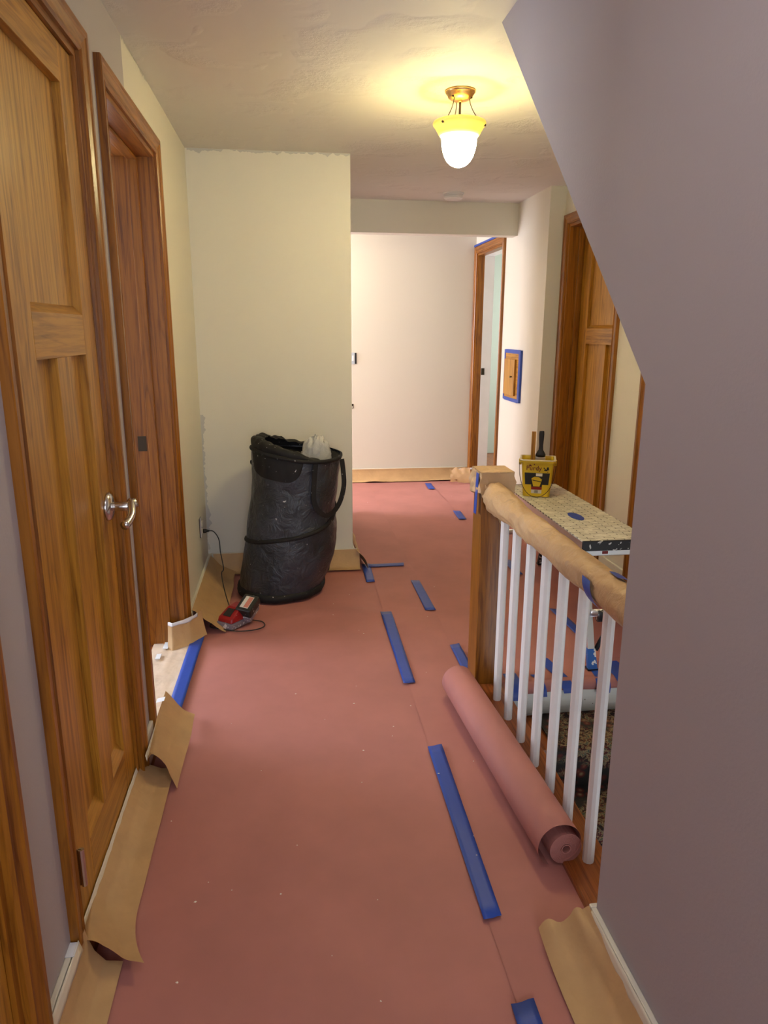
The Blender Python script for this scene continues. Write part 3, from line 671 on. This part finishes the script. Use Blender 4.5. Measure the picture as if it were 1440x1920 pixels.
# corner curl and strip along the hidden side of the block
def side(u, v):
    y = 4.02+1.40*u; w, z = prof_eval([(0.018, 0.118), (0.026, 0.09), (0.045, 0.045), (0.056, 0.018), (0.066, 0.0125)], v)
    a = max(0, 1-u/0.12); b = max(0, (u-0.86)/0.14)
    return (0.347+w+0.030*a*math.sin(v*PI*0.8)+0.05*b*v+0.006*nz(y*8, v*3), y-0.02*a*v, z+0.024*a*v*(1-v)*4*0.5+0.045*b*math.sin(v*PI)+0.02*b)
strip('masking_paper', 'kraft paper curling out at the corner of the yellow wall', side, 50, 12, m='kraft', org=(0.40, 4.6, 0))
# end wall
P = [(0.018, 0.116), (0.024, 0.095), (0.055, 0.045), (0.085, 0.020), (0.120, 0.0145)]
strip('masking_paper', 'kraft paper border along the end wall of the hall', run_x(YF, -1, -0.4, 1.66, P, 8, 0.016), 60, 12, tape=tape_x(YF, -1, -0.4, 1.66, BB+0.006, 0.10, 0.016, 8), org=(0.6, YF-0.05, 0))
def cornercurl(u, v):
    x = 1.46+0.17*u; return (x, 6.44-0.10*u-0.05*math.sin(v*PI*0.6)*(1-0.3*u), 0.125-0.11*v+0.03*u*(1-v)+0.02*nz(u*5, v*5, 9))
strip('masking_paper', 'crumpled kraft paper at the foot of the far doorway casing', cornercurl, 14, 10, tape=lambda u, v: (1.52+0.15*u, 6.435-0.10*u-0.004, 0.128+0.028*u-0.02*v), tapem='white_tape', org=(1.58, 6.38, 0), tn=10)
# near right
P = [(0.016, 0.106), (0.022, 0.090), (0.040, 0.050), (0.072, 0.026), (0.118, 0.0145)]
def rflap(u, v):
    a = max(0, (u-0.78)/0.22); 
    return (-0.012*a*math.sin(v*PI), -0.035*a*(1-v)+0.004*a*math.sin(v*9), 0.018*a*math.sin(v*PI*1.0)+0.010*a*math.sin(v*14+2)+0.02*a*a*v)
s_ = strip('masking_paper', 'kraft paper border at the foot of the stair wall', run_y(XW, -1, 0.55, 1.318, P, 9, 0.006, None, rflap), 48, 20, tape=tape_y(XW, -1, 0.55, 1.268, BB+0.003, 0.088, 0.016, 9, 0.005), org=(XW-0.05, 0.95, 0))

# paint flecks scattered on the paper
fl = MB()
for i in range(46):
    x = random.uniform(-0.4, 0.66); y = random.uniform(1.15, 3.6)
    if i > 34: x = random.uniform(0.5, 1.5); y = random.uniform(3.2, 6.2)
    r = random.uniform(0.0012, 0.0034); a = random.uniform(0, PI)
    fl.add([(x+r*random.uniform(0.7, 1.6)*math.cos(a+k*PI/2.5), y+r*math.sin(a+k*PI/2.5), 0.0118+0.0008*(k % 2)) for k in range(5)] + [(x, y, 0.0135)], [(k, (k+1) % 5, 5) for k in range(5)] + [(4, 3, 2, 1, 0)])
tag(fl.build('paint_flecks', 'white_ink'), 'small white paint flecks scattered over the red paper', 'paint flecks', kind='stuff')

# ------------------------------------------------------------------ ceiling lamp
LX, LY = 0.681, 2.997
lp = thing('ceiling_lamp', 'lit amber glass ceiling lamp hanging from three rods', 'lamp', (LX, LY, ZC)); 
MB().lathe([(0.0, -0.0005), (0.058, -0.0005), (0.0585, -0.006), (0.054, -0.012), (0.050, -0.016), (0.047, -0.024), (0.035, -0.032), (0.012, -0.035), (0, -0.035)], n=40).build('canopy', 'brass', lp, smooth=True)
MB().tube([(0, 0, -0.034), (0, 0, -0.118)], 0.0042, 12).build('stem', 'dark_metal', lp, smooth=True)
MB().tube([(0, 0, -0.034), (0, 0, -0.040)], 0.0075, 12).build('stem_collar', 'brass', lp, smooth=True)
MB().tube([(0, 0, -0.112), (0, 0, -0.130)], 0.012, 12).build('bulb_holder', 'brass', lp, smooth=True)
sh = MB().lathe([(0.094, -0.107), (0.101, -0.110), (0.1035, -0.116), (0.1015, -0.122), (0.094, -0.130), (0.088, -0.140), (0.084, -0.146), (0.0815, -0.152), (0.0765, -0.158), (0.0695, -0.165), (0.0685, -0.175), (0.067, -0.192), (0.063, -0.212), (0.056, -0.232), (0.045, -0.250), (0.030, -0.263), (0.014, -0.2695), (0.0005, -0.271)], n=56)
so = sh.build('glass_shade', 'shade', lp, smooth=True); md = so.modifiers.new('thickness', 'SOLIDIFY'); md.thickness = 0.004; md.offset = -1; md.material_offset = 1; md.material_offset_rim = 0; so.data.materials.append(M['shade_inside'])
for a in (R(218), R(338), R(98)):
    ca, sa = math.cos(a), math.sin(a)
    pts = [(ca*(0.036+0.050*u**1.8), sa*(0.036+0.050*u**1.8), -0.026-0.092*u) for u in [i/10 for i in range(11)]]
    MB().tube(pts, 0.0016, 8).build('hanging_rod', 'dark_metal', lp, smooth=True)
    MB().tube([(ca*0.030, sa*0.030, -0.028), (ca*0.046, sa*0.046, -0.025)], 0.0045, 10).build('rod_screw', 'dark_metal', lp, smooth=True)
    MB().tube([(ca*0.094, sa*0.094, -0.126), (ca*0.103, sa*0.103, -0.126)], 0.0042, 10).build('shade_screw', 'dark_metal', lp, smooth=True)
pl = bpy.data.lights.new('lamp_bulb', 'POINT'); pl.energy = 0.95; pl.color = (1.0, 0.82, 0.30); pl.shadow_soft_size = 0.018
po = bpy.data.objects.new('lamp_bulb', pl); COL.objects.link(po); po.location = (0, 0, -0.155); po.parent = lp
# second ceiling lamp in the far hall, out of view to the left
lp2 = thing('unseen_flush_lamp', 'flush dome ceiling lamp in the far hall', 'lamp', (0.05, 6.02, ZC))
MB().lathe([(0, -0.0005), (0.13, -0.0005), (0.13, -0.02), (0.12, -0.025)], n=32).build('base', 'brass', lp2, smooth=True)
mglow, gnt, gb = mat('lit_white_dome'); gb.inputs['Emission Color'].default_value = (1, 0.80, 0.56, 1); gb.inputs['Emission Strength'].default_value = 18.0
MB().lathe([(0.12, -0.025), (0.115, -0.05), (0.09, -0.075), (0.05, -0.09), (0.001, -0.095)], n=32).build('dome', mglow, lp2, smooth=True)
# third lamp: unseen flush dome added above the photographer to brighten the near hall
lp3 = thing('unseen_flush_lamp', 'unseen flush dome lamp added at the near end of the hall', 'lamp', (0.02, 0.80, ZC))
MB().lathe([(0, -0.0005), (0.15, -0.0005), (0.15, -0.02), (0.14, -0.025)], n=32).build('base', 'brass', lp3, smooth=True)
mglow2, gnt, gb = mat('fill_lamp_dome'); gb.inputs['Emission Color'].default_value = (1, 0.93, 0.93, 1); gb.inputs['Emission Strength'].default_value = 6.2
MB().lathe([(0.14, -0.025), (0.135, -0.05), (0.10, -0.075), (0.055, -0.09), (0.001, -0.095)], n=32).build('dome', mglow2, lp3, smooth=True)
# smoke detector
sd = thing('smoke_detector', 'round white smoke detector on the ceiling', 'smoke detector', (1.124, 5.073, ZC))
MB().lathe([(0, -0.0005), (0.072, -0.0005), (0.072, -0.010), (0.066, -0.012)], n=40).build('base_ring', 'room_white', sd, smooth=False)
MB().lathe([(0.064, -0.010), (0.064, -0.018), (0.059, -0.019), (0.059, -0.023), (0.064, -0.024), (0.062, -0.034), (0.05, -0.042), (0.0, -0.044)], n=40).build('cover', 'room_white', sd, smooth=False)

# ------------------------------------------------------------------ wall fittings
def duplex(name, label, face):           # face(u, v, w): u across, v up, w out of the wall
    base = face(0, 0, 0); t = thing(name, label, 'outlet', base); s = Sub(t)
    def bx(u0, u1, v0, v1, w0, w1):
        c = [face(u, v, w) for u in (u0, u1) for v in (v0, v1) for w in (w0, w1)]
        return MB().box(min(p[0] for p in c), max(p[0] for p in c), min(p[1] for p in c), max(p[1] for p in c), min(p[2] for p in c), max(p[2] for p in c))
    return s, bx
s, bx = duplex('wall_outlet', 'uncovered wall outlet with the black plug in it', lambda u, v, w: (XL+w, 3.785+u, 0.352+v))
s.add(bx(-0.030, 0.030, -0.052, 0.052, 0.0, 0.003), 'box_edge', 'black'); s.add(bx(-0.017, 0.017, -0.052, 0.052, 0.003, 0.006), 'yoke', 'alu')
for dv in (-0.02, 0.02): s.add(bx(-0.016, 0.016, dv-0.014, dv+0.014, 0.006, 0.014), 'socket', 'plate', bev=0.003)
s, bx = duplex('wall_switch', 'uncovered light switch on the end wall', lambda u, v, w: (0.575+u, YF-w, 1.131+v))
s.add(bx(-0.032, 0.032, -0.048, 0.048, 0.0, 0.003), 'box_edge', 'black'); s.add(bx(-0.014, 0.014, -0.052, 0.052, 0.003, 0.008), 'yoke', 'alu'); s.add(bx(-0.009, 0.009, -0.022, 0.022, 0.008, 0.016), 'toggle', 'white_paint', bev=0.003)
s, bx = duplex('wall_outlet', 'small uncovered outlet low on the end wall', lambda u, v, w: (0.555+u, YF-w, 0.702+v))
s.add(bx(-0.022, 0.022, -0.020, 0.020, 0.0, 0.004), 'box_edge', 'dark_metal'); s.add(bx(0.0, 0.016, -0.016, 0.0, 0.004, 0.008), 'socket', 'plate')
# little access door with tape round it
ad = thing('access_door', 'small oak access door framed with blue tape', 'access door', (XR, 5.34, 0.86)); S = Sub(ad)
S.add(MB().box(XR-0.014, XR-0.0005, 5.150, 5.512, 0.872, 1.226), 'frame', 'oak_h', bev=0.002)
dr = S.add(MB().box(XR-0.030, XR-0.014, 5.225, 5.478, 0.905, 1.172), 'door', 'oak_pale', bev=0.003)
MB().tube([(XR-0.030, 5.268, 1.045), (XR-0.040, 5.268, 1.045), (XR-0.046, 5.268, 1.045)], [0.004, 0.004, 0.009], 12).build('knob', 'dark_metal', dr, org=S.o, smooth=True)
for b in ((5.128, 5.170, 0.862, 1.240), (5.498, 5.526, 0.862, 1.240), (5.170, 5.498, 1.214, 1.242), (5.170, 5.498, 0.858, 0.884)):
    S.add(MB().box(XR-0.0165, XR-0.0005, *b), 'blue_tape', 'blue')

# ------------------------------------------------------------------ work bench
bn = thing('work_bench', 'folding aluminium work bench with splattered white top', 'bench', (1.345, 3.3, 0.012)); S = Sub(bn)
BX0, BX1, BY0, BY1, BZ = 1.195, 1.498, 2.725, 3.865, 0.530
S.add(MB().box(BX0, BX1, BY0+0.012, BY1-0.012, BZ-0.006, BZ), 'deck', 'bench_top', bev=0.001)
S.add(MB().box(BX0, BX0+0.02, BY0+0.012, BY1-0.012, BZ-0.042, BZ-0.006), 'side_rail', 'alu'); S.add(MB().box(BX1-0.02, BX1, BY0+0.012, BY1-0.012, BZ-0.042, BZ-0.006), 'side_rail', 'alu')
for ya, yb in ((BY0, BY0+0.012), (BY1-0.012, BY1)):
    S.add(MB().box(BX0-0.002, BX1+0.002, ya, yb, BZ-0.044, BZ+0.001), 'end_cap', 'black_splat', bev=0.004)
S.add(MB().box(BX0+0.03, BX1-0.02, BY0+0.03, BY0+0.05, BZ-0.075, BZ-0.044), 'leg_crossbar', 'alu', bev=0.003)
S.add(MB().box(BX0+0.03, BX1-0.02, BY1-0.05, BY1-0.03, BZ-0.075, BZ-0.044), 'leg_crossbar', 'alu', bev=0.003)
S.add(MB().box(BX0+0.10, BX0+0.125, BY0+0.028, BY0+0.030, BZ-0.066, BZ-0.054), 'brand_sticker', 'red_ink')
S.add(MB().loft([[(1.325+0.030*math.cos(a), 3.13+0.072*math.sin(a), z) for a in [2*PI*j/20 for j in range(20)]] for z in (BZ-0.0005, BZ+0.0012)]), 'blue_patch', 'blue')
FZ = 0.012
def leg(xa, xb, ytop, yfoot):
    def ring(t, w):
        x = xb+(xa-xb)*t; y = yfoot+(ytop-yfoot)*t; z = FZ+0.02+(BZ-0.045-FZ-0.02)*t
        return [(x-w, y-w*0.6, z), (x+w, y-w*0.6, z), (x+w, y+w*0.6, z), (x-w, y+w*0.6, z)]
    S.add(MB().loft([ring(0, 0.014), ring(1, 0.019)]), 'leg', 'alu', bev=0.002)
    f = S.add(MB().loft([[(p[0], p[1], p[2]) for p in ring(-0.03, 0.020)], ring(0.14, 0.0175)]), 'foot', 'blue_splat' if yfoot < 3 else 'black_splat', bev=0.002)
    MB().box(xb-0.022, xb+0.022, yfoot-0.016, yfoot+0.016, FZ, FZ+0.008).build('foot_pad', 'black', f, org=S.o)
for xa, xb in ((BX0+0.03, BX0+0.022), (BX1-0.03, BX1-0.022)):
    leg(xa, xb, BY0+0.06, 2.60); leg(xa, xb, BY1-0.06, 3.96)
S.add(MB().tube([(BX0+0.03, 2.665, 0.235), (BX1-0.03, 2.665, 0.235)], 0.016, 12), 'step_rung', 'alu', smooth=True)
S.add(MB().tube([(BX0+0.055, 2.655, 0.225), (BX0+0.135, 2.655, 0.225)], 0.025, 14), 'rung_sleeve', 'black_splat', smooth=True)
S.add(MB().tube([(BX0+0.125, 2.655, 0.215), (BX0+0.045, 2.625, 0.085)], 0.010, 10), 'brace', 'black_splat', smooth=True)
S.add(MB().tube([(BX0+0.03, 3.915, 0.235), (BX1-0.03, 3.915, 0.235)], 0.016, 12), 'step_rung', 'alu', smooth=True)

# ------------------------------------------------------------------ yellow pail with brush and stick
PX, PY, PZ = 1.292, 3.60, BZ+0.001
pa = thing('paint_pail', 'yellow plastic paint pail with black label and wire handle', 'pail', (PX, PY, PZ), rz=R(-19.7))
def rsq(hw, hd, z, rc=0.018, n=6):
    out = []
    for sx, sy, a0 in ((1, -1, -90), (1, 1, 0), (-1, 1, 90), (-1, -1, 180)):
        for j in range(n+1):
            a = R(a0+90*j/n); out.append((sx*(hw-rc)+rc*math.cos(a), sy*(hd-rc)+rc*math.sin(a), z))
    return out
H = 0.196
pb = MB().loft([rsq(0.069, 0.0625, 0.002), rsq(0.073, 0.0655, 0.05), rsq(0.083, 0.074, H-0.012), rsq(0.083, 0.074, H-0.012), rsq(0.090, 0.081, H-0.012), rsq(0.091, 0.082, H), rsq(0.083, 0.074, H+0.001), rsq(0.080, 0.071, H-0.01), rsq(0.066, 0.060, 0.03)], caps=False)
n4 = 28; pb.f.append(tuple(range(n4))); pb.f.append(tuple(len(pb.v)-n4+j for j in range(n4)))
pb.build('pail_body', 'yellow', pa, smooth=False, bev=0.0)
MB().loft([rsq(0.0915, 0.0825, H-0.002), rsq(0.0925, 0.0835, H+0.003), rsq(0.085, 0.076, H+0.004), rsq(0.083, 0.074, H+0.0)], caps=False).build('rim', 'cream_tape', pa)
def front(x, z, o=0.0015):                # point on the front face, x across, z up; the face tapers and leans
    t = z/(H-0.012); d = 0.0605+(0.074-0.0605)*t
    return (x*(0.066+(0.083-0.066)*t)/0.075, -d-o, z)
def decal(name, poly, m, o=0.0015):
    k = len(poly); MB().loft([[front(x, z, o) for x, z in poly], [front(x, z, o-0.0012) for x, z in poly]]).build(name, m, pa)
decal('label', [(-0.062, 0.067), (-0.062, 0.130), (0.062, 0.130), (0.062, 0.067), (0.029, 0.067), (0.029, 0.055), (-0.029, 0.055), (-0.029, 0.067)], 'black', 0.0016)
decal('pail_picture', [(-0.018, 0.058), (-0.028, 0.100), (-0.012, 0.110), (0.010, 0.108), (0.026, 0.095), (0.016, 0.057)], 'yellow', 0.0028)
decal('pail_picture_band', [(-0.022, 0.090), (0.022, 0.081), (0.022, 0.085), (-0.022, 0.094)], 'black', 0.0036)
decal('brush_picture', [(-0.006, 0.113), (-0.006, 0.128), (0.026, 0.128), (0.026, 0.113)], 'white_ink', 0.0028)
decal('red_band', [(-0.029, 0.040), (-0.029, 0.055), (0.029, 0.055), (0.029, 0.040)], 'red_ink', 0.0030)
decal('barcode_panel', [(-0.029, 0.020), (-0.029, 0.040), (0.029, 0.040), (0.029, 0.020)], 'white_ink', 0.0022)
for x, w in ((-0.012, 0.002), (-0.008, 0.003), (-0.003, 0.002), (0.001, 0.0035), (0.007, 0.002)):
    decal('barcode_bar', [(x, 0.022), (x, 0.037), (x+w, 0.037), (x+w, 0.022)], 'black', 0.0030)
for i in range(9):
    cx, cz = random.uniform(0.030, 0.062), random.uniform(0.135, 0.165); r = random.uniform(0.002, 0.006)
    decal('paint_smudge', [(cx+r*random.uniform(0.6, 2.0)*math.cos(2*PI*k/6), cz+r*random.uniform(0.6, 1.3)*math.sin(2*PI*k/6)) for k in range(6)], 'black', 0.0020)
for i in range(5):
    cx, cz = random.uniform(-0.045, 0.006), random.uniform(0.166, 0.176); r = random.uniform(0.002, 0.004)
    decal('paint_smudge', [(cx+r*random.uniform(0.6, 1.6)*math.cos(2*PI*k/6), cz+r*random.uniform(0.6, 1.3)*math.sin(2*PI*k/6)) for k in range(6)], 'dark_red_ink', 0.0020)
def lettering(txt, size, m, parent, mtx, name='lettering', ext=0.0006, shear=0.0, off=0.0):
    cu = bpy.data.curves.new(name, 'FONT'); cu.body = txt; cu.size = size; cu.extrude = ext; cu.align_x = 'CENTER'; cu.offset = off; cu.shear = shear; cu.resolution_u = 2
    tmp = bpy.data.objects.new(name+'_tmp', cu); COL.objects.link(tmp)
    dg = bpy.context.evaluated_depsgraph_get(); me = bpy.data.meshes.new_from_object(tmp.evaluated_get(dg))
    bpy.data.objects.remove(tmp); bpy.data.curves.remove(cu)
    me.transform(mtx); me.materials.clear(); me.materials.append(M[m])
    o = bpy.data.objects.new(name, me); COL.objects.link(o); o.parent = parent; return o
lettering('Purdy', 0.034, 'dark_red_ink', pa, Matrix.Translation((-0.018, -0.0742, 0.144)) @ Matrix.Rotation(R(86), 4, 'X'), off=0.0003)
# bail, hanging down in front
bp = [(0.094*math.cos(PI+PI*u), -0.012-0.082*math.sin(PI*u)**0.7, H-0.022-0.168*math.sin(PI*u)**0.85) for u in [i/28 for i in range(29)]]
MB().tube(bp, 0.0016, 8).build('bail_handle', 'dark_metal', pa, smooth=True)
for sx in (-1, 1): MB().box(sx*0.084, sx*0.098, -0.014, 0.014, H-0.036, H-0.006).build('ear', 'yellow', pa, bev=0.003)
# brush standing in the pail
br = thing('paint_brush', 'black handled paint brush standing in the yellow pail', 'brush', (PX+0.008, PY-0.012, PZ+0.04), rz=R(-19.7))
MB().loft([[(0.0+hw*math.cos(a), 0.018*0.6*math.sin(a)*hw/0.02, z) for a in [2*PI*j/16 for j in range(16)]] for hw, z in ((0.024, 0.165), (0.026, 0.178), (0.020, 0.190), (0.012, 0.203), (0.0105, 0.225), (0.0125, 0.255), (0.0135, 0.285), (0.0125, 0.300), (0.010, 0.302))]).build('handle', 'black', br, smooth=True)
MB().box(-0.026, 0.026, -0.010, 0.010, 0.125, 0.166).build('ferrule', 'alu', br, bev=0.002)
MB().loft([[(x, y, 0.125) for x, y in ((-0.026, -0.010), (0.026, -0.010), (0.026, 0.010), (-0.026, 0.010))], [(x, y, 0.035) for x, y in ((-0.028, -0.006), (0.028, -0.006), (0.028, 0.006), (-0.028, 0.006))]]).build('bristles', 'cream_tape', br)
sk = thing('stir_stick', 'flat wooden stir stick standing in the yellow pail', 'stick', (PX-0.014, PY+0.045, PZ+0.032), rz=R(-19.7))
MB().box(-0.011, 0.011, -0.003, 0.003, 0.0, 0.300).build('stick_blade', 'oak_pale', sk, bev=0.001)

# ------------------------------------------------------------------ charger, battery, cord
ch = thing('battery_charger', 'red battery charger with a looped black cord', 'charger', (-0.292, 3.262, 0.010), rz=R(-38))
cb = MB().loft([[(x, y, 0.030) for x, y in ((-0.046, -0.070), (0.046, -0.070), (0.052, 0.070), (-0.052, 0.070))], [(x, y, 0.052) for x, y in ((-0.042, -0.064), (0.042, -0.064), (0.052, 0.070), (-0.052, 0.070))], [(x, y, 0.088) for x, y in ((-0.034, 0.0), (0.034, 0.0), (0.046, 0.066), (-0.046, 0.066))]])
cb.build('charger_body', 'charger_red', ch, bev=0.007, seg=3)
MB().loft([[(x, y, z) for x, y in ((-0.048, -0.073), (0.048, -0.073), (0.053, 0.072), (-0.053, 0.072))] for z in (0.0, 0.031)]).build('charger_base', 'charger_grey', ch, bev=0.006)
MB().add([(-0.022, -0.054, 0.0600), (0.022, -0.054, 0.0600), (0.020, -0.014, 0.0830), (-0.020, -0.014, 0.0830)], [(0, 1, 2, 3)]).build('vent_label', 'battery', ch, solid=0.002)
# cord runs: out of the back, up to the outlet, and a loose loop on the floor
def wpt(p): return ch.matrix_basis.inverted() @ Vector(p)
bpy.context.view_layer.update()
def smoothpts(ps, n=8):
    ps = [Vector(p) for p in ps]; out = []
    for i in range(len(ps)-1):
        p0, p1, p2, p3 = ps[max(0, i-1)], ps[i], ps[i+1], ps[min(len(ps)-1, i+2)]
        for j in range(n):
            t_ = j/n; out.append(0.5*((2*p1)+(-p0+p2)*t_+(2*p0-5*p1+4*p2-p3)*t_*t_+(-p0+3*p1-3*p2+p3)*t_**3))
    out.append(ps[-1]); return out
c1 = smoothpts([(-0.455, 3.785, 0.332), (-0.425, 3.775, 0.330), (-0.398, 3.76, 0.29), (-0.390, 3.74, 0.22), (-0.375, 3.70, 0.145), (-0.385, 3.68, 0.125), (-0.372, 3.62, 0.075), (-0.345, 3.52, 0.030), (-0.315, 3.40, 0.018), (-0.288, 3.345, 0.030), (-0.275, 3.325, 0.060)])
MB().tube([wpt(p) for p in c1], 0.0028, 8).build('power_cord', 'cord', ch, smooth=True)
c2 = smoothpts([(-0.345, 3.300, 0.017), (-0.395, 3.270, 0.016), (-0.402, 3.225, 0.0155), (-0.350, 3.195, 0.0155), (-0.270, 3.160, 0.0155), (-0.190, 3.168, 0.0155), (-0.150, 3.205, 0.0155), (-0.160, 3.255, 0.017), (-0.205, 3.275, 0.02), (-0.235, 3.28, 0.03)])
MB().tube([wpt(p) for p in c2], 0.0028, 8).build('cord_loop', 'cord', ch, smooth=True)
MB().tube([wpt((XL+0.015, 3.785, 0.332)), wpt((-0.467, 3.785, 0.332)), wpt((-0.448, 3.785, 0.332))], [0.012, 0.011, 0.004], 10).build('plug', 'cord', ch, smooth=True)
ba = thing('battery_pack', 'black battery pack with pink label tilted on the charger', 'battery', (-0.222, 3.292, 0.045), rz=R(-28))
Rt = Matrix.Rotation(R(24), 4, 'X') @ Matrix.Rotation(R(6), 4, 'Y')
def rot(mb, mt): mb.v = [tuple(mt @ Vector(v)) for v in mb.v]; return mb
rot(MB().box(-0.040, 0.040, -0.052, 0.056, 0.030, 0.078), Rt).build('battery_case', 'battery', ba, bev=0.008, seg=3)
rot(MB().box(-0.036, 0.036, -0.055, 0.040, 0.006, 0.032), Rt).build('battery_foot', 'charger_grey', ba, bev=0.005)
rot(MB().box(-0.022, 0.020, -0.034, 0.040, 0.077, 0.0792), Rt).build('label_border', 'white_ink', ba)
rot(MB().box(-0.004, 0.018, -0.031, 0.037, 0.0788, 0.0800), Rt).build('label_panel', 'pink_label', ba)

# ------------------------------------------------------------------ pop-up bag
BC = (-0.066, 3.722, 0.010)
bg = thing('popup_bag', 'dark charcoal collapsible yard bag leaning by the yellow wall', 'bag', BC)
def bag_pt(a, z, out=0.0):
    t_ = z/0.78
    cx = 0.098*t_ + 0.010*math.sin(t_*PI) ; cy = 0.02*t_
    r = 0.234 - 0.004*t_ + 0.004*math.sin(t_*PI*2.2)
    r += 0.008*nz(math.cos(a)*2.2, math.sin(a)*2.2, z*6) + 0.0045*nz(math.cos(a)*6, math.sin(a)*6, z*15+3)
    # the right side bellies out low down and pinches above the spiral
    r += 0.020*max(0, math.cos(a-R(-15)))*math.exp(-((z-0.27)/0.12)**2) - 0.012*max(0, math.cos(a))*math.exp(-((z-0.45)/0.06)**2)
    r -= 0.028*max(0, math.cos(a-R(-20)))*math.exp(-((z-0.02)/0.10)**2)
    r += out
    return Vector((cx+r*math.cos(a), cy+r*math.sin(a), z))
def top_z(a): return 0.752 - 0.024*math.cos(a) + 0.008*math.sin(2*a+1)
MB().grid(96, 56, lambda u, v: bag_pt(2*PI*u, 0.004+(top_z(2*PI*u)-0.004)*v)).build('fabric_wall', 'bag', bg, smooth=True)
MB().grid(48, 8, lambda u, v: (lambda p: (p.x*1, p.y*1, 0.006))(Vector((0, 0, 0)).lerp(bag_pt(2*PI*u, 0.006), v))).build('fabric_floor', 'bag_trim', bg)
def band(z_of, a0, a1, w, out, name, n=90):
    def fn(u, v):
        a = a0+(a1-a0)*u; z = z_of(a); prof = [(-w, -0.002), (-w*0.8, out), (0, out*1.35), (w*0.8, out), (w, -0.002)]
        k, o = prof[int(round(v*4))]; zz = max(0.004, min(z+k, top_z(a)+0.01)); return bag_pt(a, zz, o)
    MB().grid(n, 4, fn).build(name, 'bag_trim', bg, smooth=True)
band(lambda a: 0.026, 0, 2*PI, 0.022, 0.010, 'base_band')
hel = [(R(0), 0.10), (R(90), 0.20), (R(180), 0.292), (R(225), 0.315), (R(270), 0.345), (R(315), 0.385), (R(360), 0.45), (R(450), 0.58), (R(540), 0.70)]
def helz(a):
    for (a0, z0), (a1, z1) in zip(hel, hel[1:]):
        if a <= a1+1e-6: return z0+(z1-z0)*(a-a0)/(a1-a0)
    return hel[-1][1]
band(helz, 0, R(540), 0.012, 0.007, 'spiral_band', 140)
band(lambda a: top_z(a)-0.004, 0, 2*PI, 0.011, 0.009, 'rim_band')
# black patch on the front below the rim
def patch(u, v):
    a = R(196)+R(82)*u; zt = top_z(a)-0.005; depth = 0.118*(1-(abs(2*u-1))**5)**0.6
    return bag_pt(a, zt-depth*v, 0.004+0.002*math.sin(PI*v))
MB().grid(28, 12, patch).build('front_patch', 'bag_trim', bg, smooth=True)
# floppy collar rising at the left and back
def collar(u, v):
    a = R(40)+R(262)*u; e = min(1, min(u, 1-u)*7)**0.5
    hgt = (0.034+0.022*max(0, math.cos(a-R(175)))+0.024*nz(u*11, 3)+0.012*nz(u*31, 8))*e
    p = bag_pt(a, top_z(a)); c = Vector((0.098, 0.02, p.z)); d = (c-p).normalized()
    inn = 0.060*v*v - 0.010*math.sin(v*PI) + 0.014*nz(u*15, v*4, 5)*v
    return p + d*inn + Vector((0, 0, hgt*math.sin(v*PI*0.72)))
MB().grid(90, 12, collar).build('collar', 'bag_trim', bg, smooth=True)
# inner bag liner sagging inside
MB().grid(48, 8, lambda u, v: (lambda p, c: p.lerp(c, v) + Vector((0, 0, -0.05*math.sin(v*PI*0.5)+0.030*nz(u*9, v*5)*v)))(bag_pt(2*PI*u, top_z(2*PI*u)-0.006), Vector((0.098, 0.02, 0.68)))).build('liner', 'bag_trim', bg, smooth=True)
# handles
def strap(pts, w, name):
    ps = smoothpts(pts, 6); rings = []
    for i, p in enumerate(ps):
        t_ = (ps[min(i+1, len(ps)-1)]-ps[max(0, i-1)]).normalized(); nrm = Vector((0.35, -0.94, 0)); b = t_.cross(nrm).normalized()
        nn = b.cross(t_)
        rings.append([p+b*w+nn*0.002, p-b*w+nn*0.002, p-b*w-nn*0.002, p+b*w-nn*0.002])
    MB().loft(rings).build(name, 'bag_trim', bg, smooth=False)
def bo(a, z, o): return tuple(bag_pt(R(a), z, o))
strap([bo(-68, 0.722, 0.012), bo(-68, 0.62, 0.012), bo(-66, 0.53, 0.013), bo(-58, 0.475, 0.018), bo(-46, 0.448, 0.024), bo(-32, 0.455, 0.030), bo(-20, 0.50, 0.034), bo(-15, 0.58, 0.034), bo(-13, 0.66, 0.024), bo(-13, 0.716, 0.012)], 0.0130, 'handle_strap')
# clear plastic film poking out of the bag
pf = thing('plastic_film', 'crumpled clear plastic film sticking out of the dark bag', 'plastic', (BC[0]+0.19, BC[1]-0.02, 0.70))
def film(u, v):
    a = 2*PI*u; r = 0.085*math.cos(v*PI*0.46)+0.012*nz(math.cos(a)*3, math.sin(a)*3, v*5)
    return (r*math.cos(a)+0.01*v, r*0.8*math.sin(a), 0.145*math.sin(v*PI*0.46)+0.030*nz(math.cos(a)*4, math.sin(a)*4, v*4+3))
MB().grid(40, 14, film).build('film', 'plastic', pf, smooth=True)
